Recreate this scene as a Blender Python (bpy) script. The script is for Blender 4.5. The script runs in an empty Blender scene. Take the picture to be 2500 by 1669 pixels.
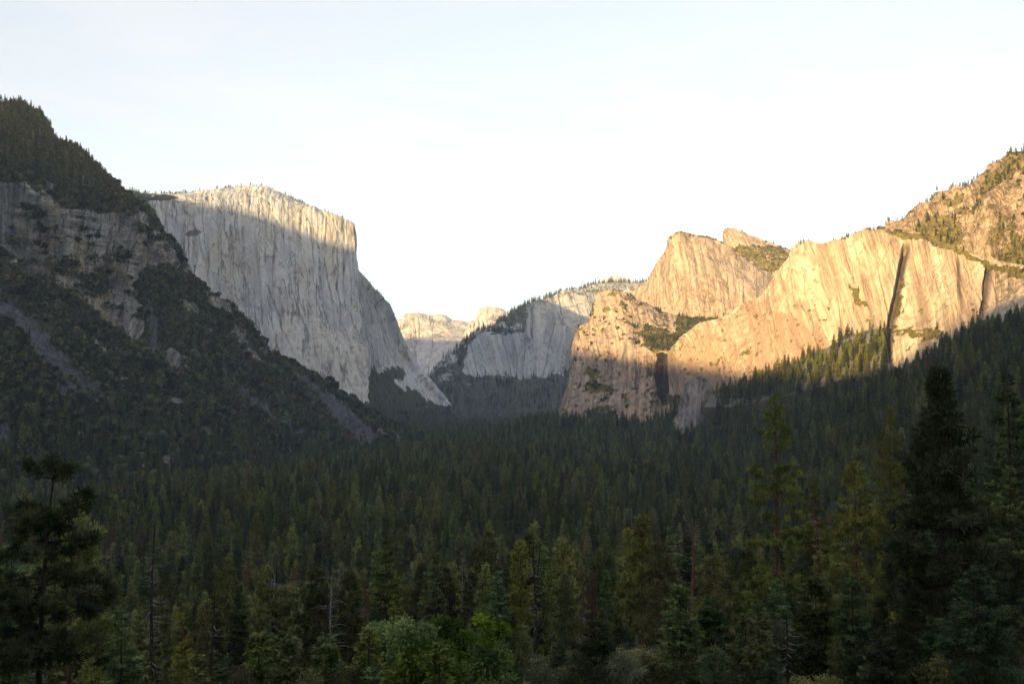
import bpy, math, random
import numpy as np
from mathutils import Vector

# ------------------------------------------------------------------ basics
scene = bpy.context.scene
COL = scene.collection
RNG = np.random.default_rng(7)
F, CX, CY, HY = 2300.0, 1250.0, 834.5, 969.0
PITCH = math.atan((HY - CY) / F)
SUN_EL = math.radians(7.0)
BETA = math.radians(33.0)
LH = np.array([math.sin(BETA), math.cos(BETA)])            # horizontal travel of sunlight
UH = np.array([math.cos(BETA), -math.sin(BETA)])

def U(px, py, d):
    """sight line through a point of the view, at forward distance d (metres)"""
    px, py, d = np.broadcast_arrays(*[np.asarray(v, float) for v in (px, py, d)])
    a = (CY - py) / F
    fy = math.cos(PITCH) - a * math.sin(PITCH)
    fz = math.sin(PITCH) + a * math.cos(PITCH)
    return np.stack([(px - CX) / F / fy * d, d, fz / fy * d], -1)

def proj(P):
    x, y, z = P[..., 0], P[..., 1], P[..., 2]
    f = y * math.cos(PITCH) + z * math.sin(PITCH)
    u = -y * math.sin(PITCH) + z * math.cos(PITCH)
    return CX + F * x / f, CY - F * u / f

# ------------------------------------------------------------------ noise
def _hash(ix, iy, iz, seed):
    h = (ix.astype(np.uint32) * np.uint32(374761393) + iy.astype(np.uint32) * np.uint32(668265263)
         + iz.astype(np.uint32) * np.uint32(2147483647) + np.uint32(seed * 974711))
    h = (h ^ (h >> np.uint32(13))) * np.uint32(1274126177)
    h = (h ^ (h >> np.uint32(16))) * np.uint32(2246822519)
    return ((h ^ (h >> np.uint32(15))) & np.uint32(0xFFFFFF)).astype(np.float64) / float(0xFFFFFF)

def vnoise(P, seed=0):
    I = np.floor(P).astype(np.int64)
    f = P - I
    f = f * f * f * (f * (f * 6 - 15) + 10)
    r = 0
    for dx in (0, 1):
        wx = f[..., 0] if dx else 1 - f[..., 0]
        for dy in (0, 1):
            wy = f[..., 1] if dy else 1 - f[..., 1]
            for dz in (0, 1):
                wz = f[..., 2] if dz else 1 - f[..., 2]
                r = r + wx * wy * wz * _hash(I[..., 0] + dx, I[..., 1] + dy, I[..., 2] + dz, seed)
    return r * 2 - 1

ROT = np.array([[0.36, 0.48, -0.8], [-0.8, 0.6, 0.0], [0.48, 0.64, 0.6]])
def fbm(P, octaves=4, seed=0, gain=0.5, ridged=False, rot=True):
    s, a, n = 0, 1.0, 0
    Q = np.asarray(P, float)
    for o in range(octaves):
        v = vnoise(Q, seed + o)
        if ridged: v = 1 - 2 * np.abs(v)
        s = s + a * v; n += a; a *= gain
        Q = (Q @ ROT.T if rot else Q) * 2.03 + 11.3
    return s / n

def smooth(a, b, x):
    t = np.clip((x - a) / (b - a), 0, 1)
    return t * t * (3 - 2 * t)

# ------------------------------------------------------------------ object helpers
def mesh_obj(name, V, Fc, mat=None, parent=None, attrs=None, smooth_shade=False, mats=None, fmat=None):
    me = bpy.data.meshes.new(name)
    V = np.ascontiguousarray(V, dtype=np.float32); Fc = np.ascontiguousarray(Fc, dtype=np.int32)
    k = Fc.shape[1]
    me.vertices.add(len(V)); me.vertices.foreach_set('co', V.ravel())
    me.loops.add(Fc.size); me.loops.foreach_set('vertex_index', Fc.ravel())
    me.polygons.add(len(Fc)); me.polygons.foreach_set('loop_start', np.arange(0, Fc.size, k, dtype=np.int32))
    me.polygons.foreach_set('use_smooth', np.full(len(Fc), smooth_shade))
    for an, av in (attrs or {}).items():
        at = me.attributes.new(an, 'FLOAT', 'POINT')
        at.data.foreach_set('value', np.ascontiguousarray(av, dtype=np.float32).ravel())
    me.update(calc_edges=True)
    if mat: me.materials.append(mat)
    for m_ in mats or (): me.materials.append(m_)
    if fmat is not None: me.polygons.foreach_set('material_index', np.ascontiguousarray(fmat, dtype=np.int32))
    o = bpy.data.objects.new(name, me); COL.objects.link(o)
    if parent: o.parent = parent
    return o

def tag(o, label=None, cat=None, group=None, kind=None):
    if label: o['label'] = label
    if cat: o['category'] = cat
    if group: o['group'] = group
    if kind: o['kind'] = kind
    return o

def grid_faces(nr, nc):
    i = np.arange(nr - 1)[:, None] * nc + np.arange(nc - 1)[None]
    i = i.ravel()
    return np.stack([i, i + nc, i + nc + 1, i + 1], -1)

# ------------------------------------------------------------------ materials
class N:
    def __init__(s, mat):
        s.t = mat.node_tree; s.n = s.t.nodes; s.l = s.t.links
    def new(s, typ, **kw):
        n = s.n.new(typ)
        for k, v in kw.items(): setattr(n, k, v)
        return n
    def link(s, a, b): s.l.new(a, b)
    def val(s, sock, v):
        if isinstance(v, bpy.types.NodeSocket): s.l.new(v, sock)
        else: sock.default_value = v
    def math(s, op, a, b=0.0, c=None, clamp=False):
        n = s.new('ShaderNodeMath', operation=op, use_clamp=clamp)
        s.val(n.inputs[0], a); s.val(n.inputs[1], b)
        if c is not None: s.val(n.inputs[2], c)
        return n.outputs[0]
    def mix(s, f, a, b):
        n = s.new('ShaderNodeMix', data_type='RGBA')
        s.val(n.inputs['Factor'], f)
        for nm, v in (('A', a), ('B', b)):
            so = [x for x in n.inputs if x.name == nm and x.type == 'RGBA'][0]
            s.val(so, v if isinstance(v, bpy.types.NodeSocket) else (*v, 1))
        return [x for x in n.outputs if x.type == 'RGBA'][0]
    def noise(s, vec, scale=(1, 1, 1), detail=5.0, rough=0.55, dist=0.0):
        m = s.new('ShaderNodeMapping'); m.inputs['Scale'].default_value = scale
        s.link(vec, m.inputs['Vector'])
        n = s.new('ShaderNodeTexNoise'); n.inputs['Scale'].default_value = 1.0
        n.inputs['Detail'].default_value = detail; n.inputs['Roughness'].default_value = rough
        n.inputs['Distortion'].default_value = dist
        s.link(m.outputs[0], n.inputs['Vector'])
        return n.outputs['Fac']
    def ramp(s, f, a, b):
        n = s.new('ShaderNodeMapRange', interpolation_type='SMOOTHSTEP')
        s.val(n.inputs[0], f); n.inputs[1].default_value = a; n.inputs[2].default_value = b
        return n.outputs[0]
    def attr(s, name):
        return s.new('ShaderNodeAttribute', attribute_name=name).outputs['Fac']

def new_mat(name):
    m = bpy.data.materials.new(name); m.use_nodes = True
    for n in list(m.node_tree.nodes): m.node_tree.nodes.remove(n)
    k = N(m)
    out = k.new('ShaderNodeOutputMaterial')
    return m, k, out

def rock_mat(name, light, dark, warm, veg1, veg2, streak=1.0, fine=1.0, bump=1.0, crackdark=0.3, ledge=0.0, patch=0.75, drycol=(0.26, 0.19, 0.085), crack=0.75, st_lo=0.34, st_hi=0.64, mode=2, screecol=((0.045, 0.045, 0.05), (0.15, 0.15, 0.155))):
    """granite: vertical water streaks, mottling, cracks; plants where the 'veg' attribute says so"""
    m, k, out = new_mat(name)
    pos = k.new('ShaderNodeNewGeometry').outputs['Position']
    s = fine
    sx = k.new('ShaderNodeSeparateXYZ'); k.link(pos, sx.inputs[0])
    cb = k.new('ShaderNodeCombineXYZ'); k.link(k.attr('su'), cb.inputs[0]); k.link(sx.outputs[2], cb.inputs[2])
    wall = cb.outputs[0]
    w1, y1 = (wall, 1) if mode >= 1 else (pos, s / 30)
    w2 = wall if mode == 2 else pos
    st = k.noise(w1, (s / 13, y1, s / (330 if mode else 40)), 5, 0.68, 0.15)
    st2 = k.noise(w1, (s / 32, y1, s / (700 if mode else 60)), 4, 0.62, 0.2)
    big = k.noise(w2, (s / 105, s / 105, s / (300 if mode == 2 else 140)), 5, 0.64, 0.5)
    big2 = k.noise(w2, (s / 45, s / 45, s / (150 if mode == 2 else 55)), 6, 0.68, 0.6)
    grain = k.noise(pos, (s / 12, s / 12, s / 17), 8, 0.74, 0.4)
    hor = k.noise(pos, (s / 80, s / 80, s / 7), 5, 0.62, 0.5)
    ck = k.noise(wall, (s / 48, 1, s / 380), 5, 0.58, 0.3)
    ck2 = k.noise(pos, (s / 90, s / 70, s / 160), 5, 0.6, 0.5)
    c = k.mix(k.ramp(st, st_lo, st_hi), dark, light)
    c = k.mix(k.math('MULTIPLY', k.ramp(big, 0.46, 0.62), patch), c, warm)
    c = k.mix(k.math('MULTIPLY', k.ramp(big2, 0.50, 0.64), 0.4), c, tuple(min(1, x * 1.22) for x in light))
    c = k.mix(k.math('MULTIPLY', k.ramp(big2, 0.47, 0.36), 0.45), c, dark)
    c = k.mix(k.math('MULTIPLY', k.ramp(st2, 0.52, 0.66), 0.5 * streak), c, tuple(x * 0.62 for x in dark))
    c = k.mix(k.math('MULTIPLY', k.ramp(grain, 0.50, 0.36), crackdark), c, tuple(x * 0.4 for x in dark))
    c = k.mix(k.math('MULTIPLY', k.ramp(grain, 0.55, 0.68), 0.35), c, tuple(min(1, x * 1.25) for x in light))
    cr = k.ramp(k.math('ABSOLUTE', k.math('SUBTRACT', ck, 0.5)), 0.022, 0.004)
    cr2 = k.ramp(k.math('ABSOLUTE', k.math('SUBTRACT', ck2, 0.5)), 0.012, 0.002)
    crk = k.math('MAXIMUM', k.math('MULTIPLY', cr, k.ramp(big2, 0.40, 0.55)), k.math('MULTIPLY', cr2, k.ramp(big, 0.44, 0.58)))
    c = k.mix(k.math('MULTIPLY', crk, crack), c, tuple(x * 0.3 for x in dark))
    if ledge: c = k.mix(k.math('MULTIPLY', k.ramp(hor, 0.53, 0.62), ledge), c, tuple(x * 0.35 for x in dark))
    c = k.mix(k.math('MULTIPLY', k.attr('dry'), k.ramp(grain, 0.34, 0.56)), c, drycol)
    c = k.mix(k.attr('stain_shade'), c, (0.020, 0.016, 0.014))
    c = k.mix(k.attr('scree'), c, k.mix(k.ramp(grain, .40, .62), *screecol))
    vb = k.noise(pos, (s / 11, s / 11, s / 11), 5, 0.7)
    vf = k.ramp(k.math('ADD', k.attr('veg'), k.math('MULTIPLY', k.math('SUBTRACT', vb, 0.5), 1.6)), 0.44, 0.54)
    vc = k.mix(k.ramp(k.noise(pos, (s / 9, s / 9, s / 9), 5, 0.75), 0.36, 0.64), veg1, veg2)
    c = k.mix(vf, c, vc)
    b = k.new('ShaderNodeBsdfPrincipled')
    k.link(c, b.inputs['Base Color']); b.inputs['Roughness'].default_value = 0.9
    b.inputs['Specular IOR Level'].default_value = 0.12
    h = k.math('ADD', k.math('MULTIPLY', st, 6.0), k.math('MULTIPLY', grain, 2.6))
    h = k.math('ADD', h, k.math('MULTIPLY', crk, -3.0))
    if ledge: h = k.math('ADD', h, k.math('MULTIPLY', hor, 8 * ledge))
    h = k.math('ADD', h, k.math('MULTIPLY', vf, k.math('MULTIPLY', vb, 6.0)))
    bp = k.new('ShaderNodeBump'); bp.inputs['Distance'].default_value = bump / s
    bp.inputs['Strength'].default_value = 1.0
    k.link(h, bp.inputs['Height']); k.link(bp.outputs[0], b.inputs['Normal'])
    k.link(b.outputs[0], out.inputs[0])
    return m

def leaf_mat(name, c1, c2, c3=None, trans=0.22):
    m, k, out = new_mat(name)
    v = k.attr('var')
    rnd = k.new('ShaderNodeObjectInfo').outputs['Random']
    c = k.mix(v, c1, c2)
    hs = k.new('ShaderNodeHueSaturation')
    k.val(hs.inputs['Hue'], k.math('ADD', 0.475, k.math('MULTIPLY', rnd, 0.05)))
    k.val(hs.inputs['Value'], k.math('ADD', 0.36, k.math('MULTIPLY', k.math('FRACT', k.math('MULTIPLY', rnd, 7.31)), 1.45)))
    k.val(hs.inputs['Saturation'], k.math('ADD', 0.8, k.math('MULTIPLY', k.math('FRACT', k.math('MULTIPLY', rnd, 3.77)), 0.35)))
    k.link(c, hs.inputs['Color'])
    d = k.new('ShaderNodeBsdfDiffuse'); k.link(hs.outputs[0], d.inputs['Color'])
    t = k.new('ShaderNodeBsdfTranslucent'); k.link(hs.outputs[0], t.inputs['Color'])
    mx = k.new('ShaderNodeMixShader'); mx.inputs[0].default_value = trans
    k.link(d.outputs[0], mx.inputs[1]); k.link(t.outputs[0], mx.inputs[2])
    k.link(mx.outputs[0], out.inputs[0])
    return m

def bark_mat(name, c1, c2, sc=1.0):
    m, k, out = new_mat(name)
    tc = k.new('ShaderNodeTexCoord').outputs['Object']
    n = k.noise(tc, (5 * sc, 5 * sc, 1.0 * sc), 5, 0.65)
    n2 = k.noise(tc, (0.3, 0.3, 0.12), 3, 0.6)
    c = k.mix(k.ramp(n, 0.38, 0.62), c1, c2)
    c = k.mix(k.math('MULTIPLY', k.ramp(n2, 0.45, 0.65), 0.5), c, tuple(x * 0.5 for x in c1))
    b = k.new('ShaderNodeBsdfPrincipled'); b.inputs['Roughness'].default_value = 0.92
    b.inputs['Specular IOR Level'].default_value = 0.1
    k.link(c, b.inputs['Base Color'])
    bp = k.new('ShaderNodeBump'); bp.inputs['Distance'].default_value = 0.06; k.link(n, bp.inputs['Height'])
    k.link(bp.outputs[0], b.inputs['Normal'])
    k.link(b.outputs[0], out.inputs[0])
    return m

VG1, VG2 = (0.030, 0.031, 0.014), (0.075, 0.069, 0.030)
SV1, SV2 = (0.075, 0.075, 0.018), (0.19, 0.155, 0.045)
M_ELCAP = rock_mat('pale_granite', (0.54, 0.533, 0.527), (0.317, 0.317, 0.338), (0.499, 0.452, 0.385), (0.03, 0.04, 0.02), (0.06, 0.07, 0.03), 0.8, 1.0, 0.6, 0.3, 0, 0.8, st_lo=0.28, st_hi=0.70, drycol=(0.60, 0.57, 0.52))
M_LEFT = rock_mat('dark_ledgy_granite', (0.305, 0.299, 0.28), (0.091, 0.091, 0.098), (0.286, 0.247, 0.163), VG1, VG2, 0.6, 1.7, 1.4, 0.6, 0.6, mode=1, screecol=((0.04, 0.04, 0.043), (0.12, 0.12, 0.125)))
M_GOLD = rock_mat('golden_granite', (0.429, 0.335, 0.243), (0.25, 0.179, 0.128), (0.666, 0.563, 0.41), SV1, SV2, 0.7, 1.0, 0.8, 0.25, 0, 0.65, (0.29, 0.185, 0.125), 0.3, st_lo=0.42, st_hi=0.58)
M_PINK = rock_mat('pinkish_granite', (0.459, 0.358, 0.277), (0.223, 0.169, 0.132), (0.452, 0.297, 0.216), SV1, SV2, 0.7, 1.1, 1.0, 0.45, 0, 0.6, crack=0.45, st_lo=0.36, st_hi=0.64, mode=1)
M_MID = rock_mat('grey_granite', (0.47, 0.46, 0.46), (0.25, 0.25, 0.265), (0.442, 0.39, 0.338), (0.060, 0.066, 0.052), (0.115, 0.12, 0.09), 0.9, 0.5, 1.3, 0.4)  # plant colours lightened to paint in distance haze
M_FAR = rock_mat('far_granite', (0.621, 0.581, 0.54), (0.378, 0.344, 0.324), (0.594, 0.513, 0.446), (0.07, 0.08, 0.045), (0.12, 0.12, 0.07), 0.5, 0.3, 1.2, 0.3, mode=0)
M_CRAG = rock_mat('craggy_tan_granite', (0.36, 0.275, 0.20), (0.18, 0.135, 0.10), (0.40, 0.29, 0.20), (0.12, 0.10, 0.036), (0.22, 0.175, 0.07), 0.8, 1.3, 1.4, 0.5, 0.2, 0.7, crack=0.55, st_lo=0.38, st_hi=0.62, mode=0)
M_HILL = rock_mat('wooded_hill', (0.16, 0.15, 0.13), (0.1, 0.1, 0.09), (0.14, 0.13, 0.1), VG1, VG2, 0.3, 0.5, 1.0, 0.4)

def ground_mat():
    m, k, out = new_mat('forest_floor')
    pos = k.new('ShaderNodeNewGeometry').outputs['Position']
    a = k.noise(pos, (0.5, 0.5, 0.5), 6, 0.7); b2 = k.noise(pos, (0.03, 0.03, 0.03), 5, 0.6)
    c = k.mix(k.ramp(a, 0.4, 0.65), (0.018, 0.018, 0.010), (0.05, 0.042, 0.024))
    c = k.mix(k.ramp(b2, 0.45, 0.6), c, (0.022, 0.030, 0.012))
    b = k.new('ShaderNodeBsdfPrincipled'); b.inputs['Roughness'].default_value = 1.0
    b.inputs['Specular IOR Level'].default_value = 0.05
    k.link(c, b.inputs['Base Color'])
    bp = k.new('ShaderNodeBump'); bp.inputs['Distance'].default_value = 0.5; k.link(a, bp.inputs['Height'])
    k.link(bp.outputs[0], b.inputs['Normal'])
    k.link(b.outputs[0], out.inputs[0])
    return m
M_GROUND = ground_mat()

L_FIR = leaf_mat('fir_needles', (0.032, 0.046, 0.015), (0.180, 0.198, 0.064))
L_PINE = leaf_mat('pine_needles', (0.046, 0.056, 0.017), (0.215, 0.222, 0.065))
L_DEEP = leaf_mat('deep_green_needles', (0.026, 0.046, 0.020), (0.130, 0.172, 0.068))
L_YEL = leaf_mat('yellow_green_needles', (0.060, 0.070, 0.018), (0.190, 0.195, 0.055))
L_SUN = leaf_mat('sunlit_tint_needles', (0.085, 0.098, 0.022), (0.285, 0.280, 0.070))  # paler needles for trees in the sun, sunlight painted into the colour
L_DEAD = leaf_mat('rusty_needles', (0.13, 0.060, 0.036), (0.26, 0.13, 0.076))
L_TAN = leaf_mat('tan_dry_needles', (0.10, 0.075, 0.045), (0.20, 0.155, 0.09))
L_OAK = leaf_mat('oak_leaves', (0.030, 0.054, 0.012), (0.140, 0.190, 0.042), trans=0.22)
L_GREY = leaf_mat('grey_green_leaves', (0.040, 0.048, 0.026), (0.170, 0.180, 0.100))
L_BRUSH = leaf_mat('brush_leaves', (0.024, 0.026, 0.012), (0.205, 0.190, 0.080))
B_BROWN = bark_mat('brown_bark', (0.035, 0.024, 0.018), (0.085, 0.055, 0.04))
B_RED = bark_mat('reddish_bark', (0.07, 0.032, 0.022), (0.15, 0.075, 0.05))
B_GREY = bark_mat('weathered_grey_wood', (0.09, 0.085, 0.08), (0.27, 0.255, 0.24))
B_DARK = bark_mat('dark_bark', (0.018, 0.014, 0.012), (0.045, 0.034, 0.028))

# ------------------------------------------------------------------ landforms: lofts between traced crest, ledge and foot lines
def fill(row):
    """points (px, py[, d][, key]); missing distances are interpolated along the row"""
    px = np.array([p[0] for p in row], float); py = np.array([p[1] for p in row], float)
    L = np.concatenate([[0], np.cumsum(np.hypot(np.diff(px), np.diff(py)) + 1e-6)])
    known = [i for i, p in enumerate(row) if len(p) > 2 and not isinstance(p[2], str)]
    d = np.interp(L, L[known], [row[i][2] for i in known])
    keys = {p[-1]: i for i, p in enumerate(row) if isinstance(p[-1], str)}
    return px, py, d, L, keys

def resample(row, nu, order=None, wts=None):
    px, py, d, L, keys = fill(row)
    if order:
        marks = [0] + [keys[k] for k in order] + [len(px) - 1]
        s = []
        w = np.array(wts) / sum(wts); n = np.round(w * nu).astype(int); n[-1] += nu - n.sum()
        for a, b, c in zip(marks[:-1], marks[1:], n):
            last = b == marks[-1]
            s.append(np.linspace(L[a], L[b], c, endpoint=last))
        s = np.concatenate(s)
    else:
        s = np.linspace(0, L[-1], nu)
    return U(np.interp(s, L, px), np.interp(s, L, py), np.interp(s, L, d))

def catmull(rows, nv):
    """rows: list of (nu,3); nv[i] samples between row i and i+1"""
    out = []
    n = len(rows)
    for i in range(n - 1):
        p0 = rows[max(i - 1, 0)]; p1 = rows[i]; p2 = rows[i + 1]; p3 = rows[min(i + 2, n - 1)]
        ts = np.linspace(0, 1, nv[i], endpoint=(i == n - 2))
        for t in ts:
            lin = p1 * (1 - t) + p2 * t
            cr = 0.5 * (2 * p1 + (p2 - p0) * t + (2 * p0 - 5 * p1 + 4 * p2 - p3) * t * t + (3 * p1 - p0 - 3 * p2 + p3) * t ** 3)
            out.append(0.5 * lin + 0.5 * cr)
    return np.stack(out)

LAND = {}
def inpoly(px, py, poly):
    poly = np.array(poly, float); r = np.zeros(px.shape, bool)
    j = len(poly) - 1
    for i in range(len(poly)):
        xi, yi = poly[i]; xj, yj = poly[j]
        c = ((yi > py) != (yj > py)) & (px < (xj - xi) * (py - yi) / (yj - yi + 1e-9) + xi)
        r ^= c; j = i
    return r

def softpoly(px, py, P, poly, wob=10.0, sc=60.0):
    """mask of a traced patch, its edge roughened in world space"""
    w = fbm(P / sc, 4, 91) * wob * 2; w2 = fbm(P / sc + 31.7, 4, 77) * wob * 2
    return inpoly(px + w, py + w2, poly).astype(float)

def landform(name, mat, rows, nu, nv, back, disp, label, cat='mountain', order=None, wts=None, masks=None, slopeveg=None, carve=None, foot=-90.0, backn=10):
    R = [resample(r, nu, order, wts) for r in rows]
    top = R[0]
    # the far side falls away behind the crest
    bk = []
    for (dy, dz) in back[::-1]:
        b = top.copy(); b[:, 1] += dy; b[:, 0] += top[:, 0] / np.maximum(top[:, 1], 1) * dy; b[:, 2] += dz
        bk.append(b)
    ft = R[-1].copy(); ft[:, 2] += foot; ft[:, 1] -= 10
    allr = bk + R + [ft]
    nvs = [backn] * len(bk) + list(nv) + [6]
    G = catmull(allr, nvs)
    nb = sum(nvs[:len(bk)])
    P0 = G.copy()
    px, py = proj(P0)
    nr, nc = G.shape[:2]
    mid = R[len(R) // 2]
    su = np.concatenate([[0], np.cumsum(np.hypot(*np.diff(mid[:, :2], axis=0).T))]) + 137.0 * (len(LAND) + 1)
    su = np.broadcast_to(su, (nr, nc)) + 6 * fbm(P0 / np.array([70, 70, 160]), 3, 9)
    du = np.gradient(G, axis=1); dv = np.gradient(G, axis=0)
    nrm = np.cross(du, dv); nrm /= np.linalg.norm(nrm, axis=-1, keepdims=True) + 1e-9
    nrm[nrm[..., 1] > 0.98] *= 1
    front = np.ones((nr, nc)); front[:nb] = 0.5
    D = np.zeros((nr, nc))
    for kind, amp, sx, sy, sz, octv, seed in disp:
        Q = P0 / np.array([sx, sy, sz])
        if kind == 'ribp': D += amp * fbm(Q, octv, seed, 0.55, ridged=True)
        elif kind == 'rib': D += amp * fbm(np.stack([su / sx, 0 * su + seed, P0[..., 2] / sz], -1), octv, seed, 0.55, ridged=True, rot=False)
        elif kind == 'step':
            z = P0[..., 2] / sz + fbm(P0 / np.array([sx, sy, sx]), 3, seed) * 1.5
            fr = z - np.floor(z); D += amp * (smooth(0.0, 0.25, fr) - fr)
        else: D += amp * fbm(Q, octv, seed, 0.5)
    G = G + nrm * (D * front)[..., None]
    if carve is not None: G = G + (carve(px, py, P0) * front)[..., None] * np.array([0.32, 0.94, 0.0])
    du = np.gradient(G, axis=1); dv = np.gradient(G, axis=0)
    n2 = np.cross(du, dv); n2 /= np.linalg.norm(n2, axis=-1, keepdims=True) + 1e-9
    veg = np.zeros((nr, nc)); stain_shade = np.zeros((nr, nc)); scree = np.zeros((nr, nc)); dry = np.zeros((nr, nc))
    if slopeveg:
        lo, hi, amt, sc = slopeveg
        veg = smooth(lo, hi, n2[..., 2] + 0.22 * fbm(P0 / sc, 4, 17)) * amt
        veg[:nb] = np.maximum(veg[:nb], 0.5)
    if masks: veg, stain_shade, scree, dry = masks(px, py, P0, n2, veg, stain_shade, scree, dry)
    o = mesh_obj(name, G.reshape(-1, 3), grid_faces(nr, nc), mat, None, dict(veg=veg, stain_shade=stain_shade, scree=scree, dry=dry, su=su), True)
    tag(o, label, cat, None, 'structure')
    LAND[name + label] = (G, n2, veg, px, py, nb)
    return G, n2, veg, px, py, nb

# --- 1 the near hillside on the left: brushy spur with a cliff band and scree chutes
LEFT_CREST = [(-700, 40, 2100), (-300, 140, 2150), (0, 248, 2200), (35, 256), (64, 270), (102, 289), (128, 318), (143, 343), (178, 366), (223, 398), (255, 413),
    (281, 436), (319, 464, 2350), (344, 495), (376, 508), (402, 546), (411, 565), (427, 572), (450, 604), (469, 661), (491, 683, 2450), (533, 718), (569, 742), (593, 766),
    (620, 793), (644, 817), (672, 853), (695, 872), (774, 918), (814, 938), (853, 965), (917, 997), (960, 1024), (1032, 1068, 2750)]
chutes = [[(-40, 705), (30, 735), (120, 800), (200, 880), (265, 955), (335, 1010), (300, 990), (215, 955), (150, 905), (90, 845), (40, 795), (-40, 760)],
          [(125, 905), (160, 935), (200, 955), (262, 985), (250, 992), (195, 968), (150, 950)],
          [(-60, 960), (0, 1000), (40, 1040), (70, 1090), (40, 1085), (0, 1060), (-60, 1020)],
          [(535, 875), (560, 905), (590, 935), (640, 965), (690, 1010), (750, 1040), (740, 1050), (690, 1030), (620, 985), (570, 930), (545, 900)],
          [(690, 880), (740, 915), (800, 950), (840, 985), (890, 1030), (925, 1070), (905, 1090), (860, 1060), (820, 1015), (770, 965), (720, 925)],
          [(355, 700), (375, 740), (385, 790), (390, 850), (392, 890), (378, 890), (372, 830), (362, 760), (350, 715)]]
cliffs = [[(0, 425), (60, 440), (130, 470), (180, 520), (260, 505), (300, 515), (345, 500), (400, 560), (455, 640), (470, 668), (440, 660), (400, 640), (360, 660), (330, 720), (350, 790), (330, 830),
           (290, 790), (240, 740), (180, 715), (110, 690), (50, 650), (0, 600), (-600, 560), (-600, 400)],
          [(470, 690), (520, 705), (560, 740), (575, 765), (540, 755), (500, 730)], [(505, 780), (535, 800), (545, 830), (515, 815)], [(640, 850), (670, 850), (672, 880), (655, 870)],
          [(395, 860), (450, 840), (470, 880), (430, 900)]]
def left_masks(px, py, P, n, veg, stain_shade, scree, dry):
    veg[:] = 0.85
    rk = np.zeros_like(veg)
    for c in cliffs: rk = np.maximum(rk, softpoly(px, py, P, c, 13, 45))
    spots = smooth(0.06, 0.2, fbm(P / np.array([46, 46, 15]), 4, 5) - 0.12 * (n[..., 2] < 0.25))
    veg = np.where(rk > 0.5, 0.06 + 0.85 * spots * (smooth(0.1, 0.45, n[..., 2]) * 0.5 + 0.5), veg)
    stain_shade = np.maximum(stain_shade, 0.55 * rk * smooth(-0.05, 0.3, fbm(P / np.array([80, 80, 120]), 4, 46)))
    stain_shade = np.maximum(stain_shade, 0.45 * rk * softpoly(px, py, P, [(-600, 430), (60, 440), (120, 520), (150, 640), (60, 650), (-600, 600)], 14, 70))
    for c in chutes: scree = np.maximum(scree, softpoly(px, py, P, c, 8, 30))
    holes = smooth(0.38, 0.5, fbm(P / 55, 3, 44))
    veg = np.where(scree > 0.5, 0.0, veg - holes * 0.5 * (rk < 0.5))
    dry = rk * softpoly(px, py, P, [(70, 590), (160, 590), (230, 640), (330, 700), (300, 800), (220, 740), (120, 690), (80, 640)], 15, 60) * 0.45 * smooth(-0.2, 0.2, fbm(P / 30, 3, 19))
    return veg, stain_shade, scree, dry
LEFT = landform('hillside', M_LEFT, [LEFT_CREST,
    [(-700, 330, 1950), (0, 425, 1950), (150, 470, 1985), (300, 512, 2060), (400, 590, 2200), (480, 700, 2350), (600, 805, 2480), (760, 930, 2580), (1018, 1066, 2735)],
    [(-600, 600, 1750), (0, 690, 1800), (150, 730, 1880), (300, 790, 1980), (420, 830, 2080), (520, 850, 2200), (640, 900, 2370), (780, 978, 2500), (1016, 1074, 2715)],
    [(-550, 900, 1350), (0, 980, 1370), (180, 1030, 1520), (350, 1040, 1700), (520, 1015, 1960), (680, 1015, 2200), (820, 1045, 2420), (1014, 1082, 2705)],
    [(-500, 1370, 804), (0, 1255, 1127), (330, 1183, 1500), (625, 1134, 1950), (820, 1109, 2300), (1012, 1090, 2700)]],
    720, [110, 130, 110, 90], [(150, -60), (500, -420)],
    [('fbm', 24, 160, 160, 160, 4, 3), ('rib', 15, 60, 60, 200, 4, 8), ('step', 8, 60, 60, 24, 3, 5), ('rib', 4, 18, 18, 50, 3, 9), ('fbm', 3, 14, 14, 12, 4, 13)],
    'dark brushy hillside with a ledgy grey cliff band and scree chutes', 'hillside', masks=left_masks)

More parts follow.
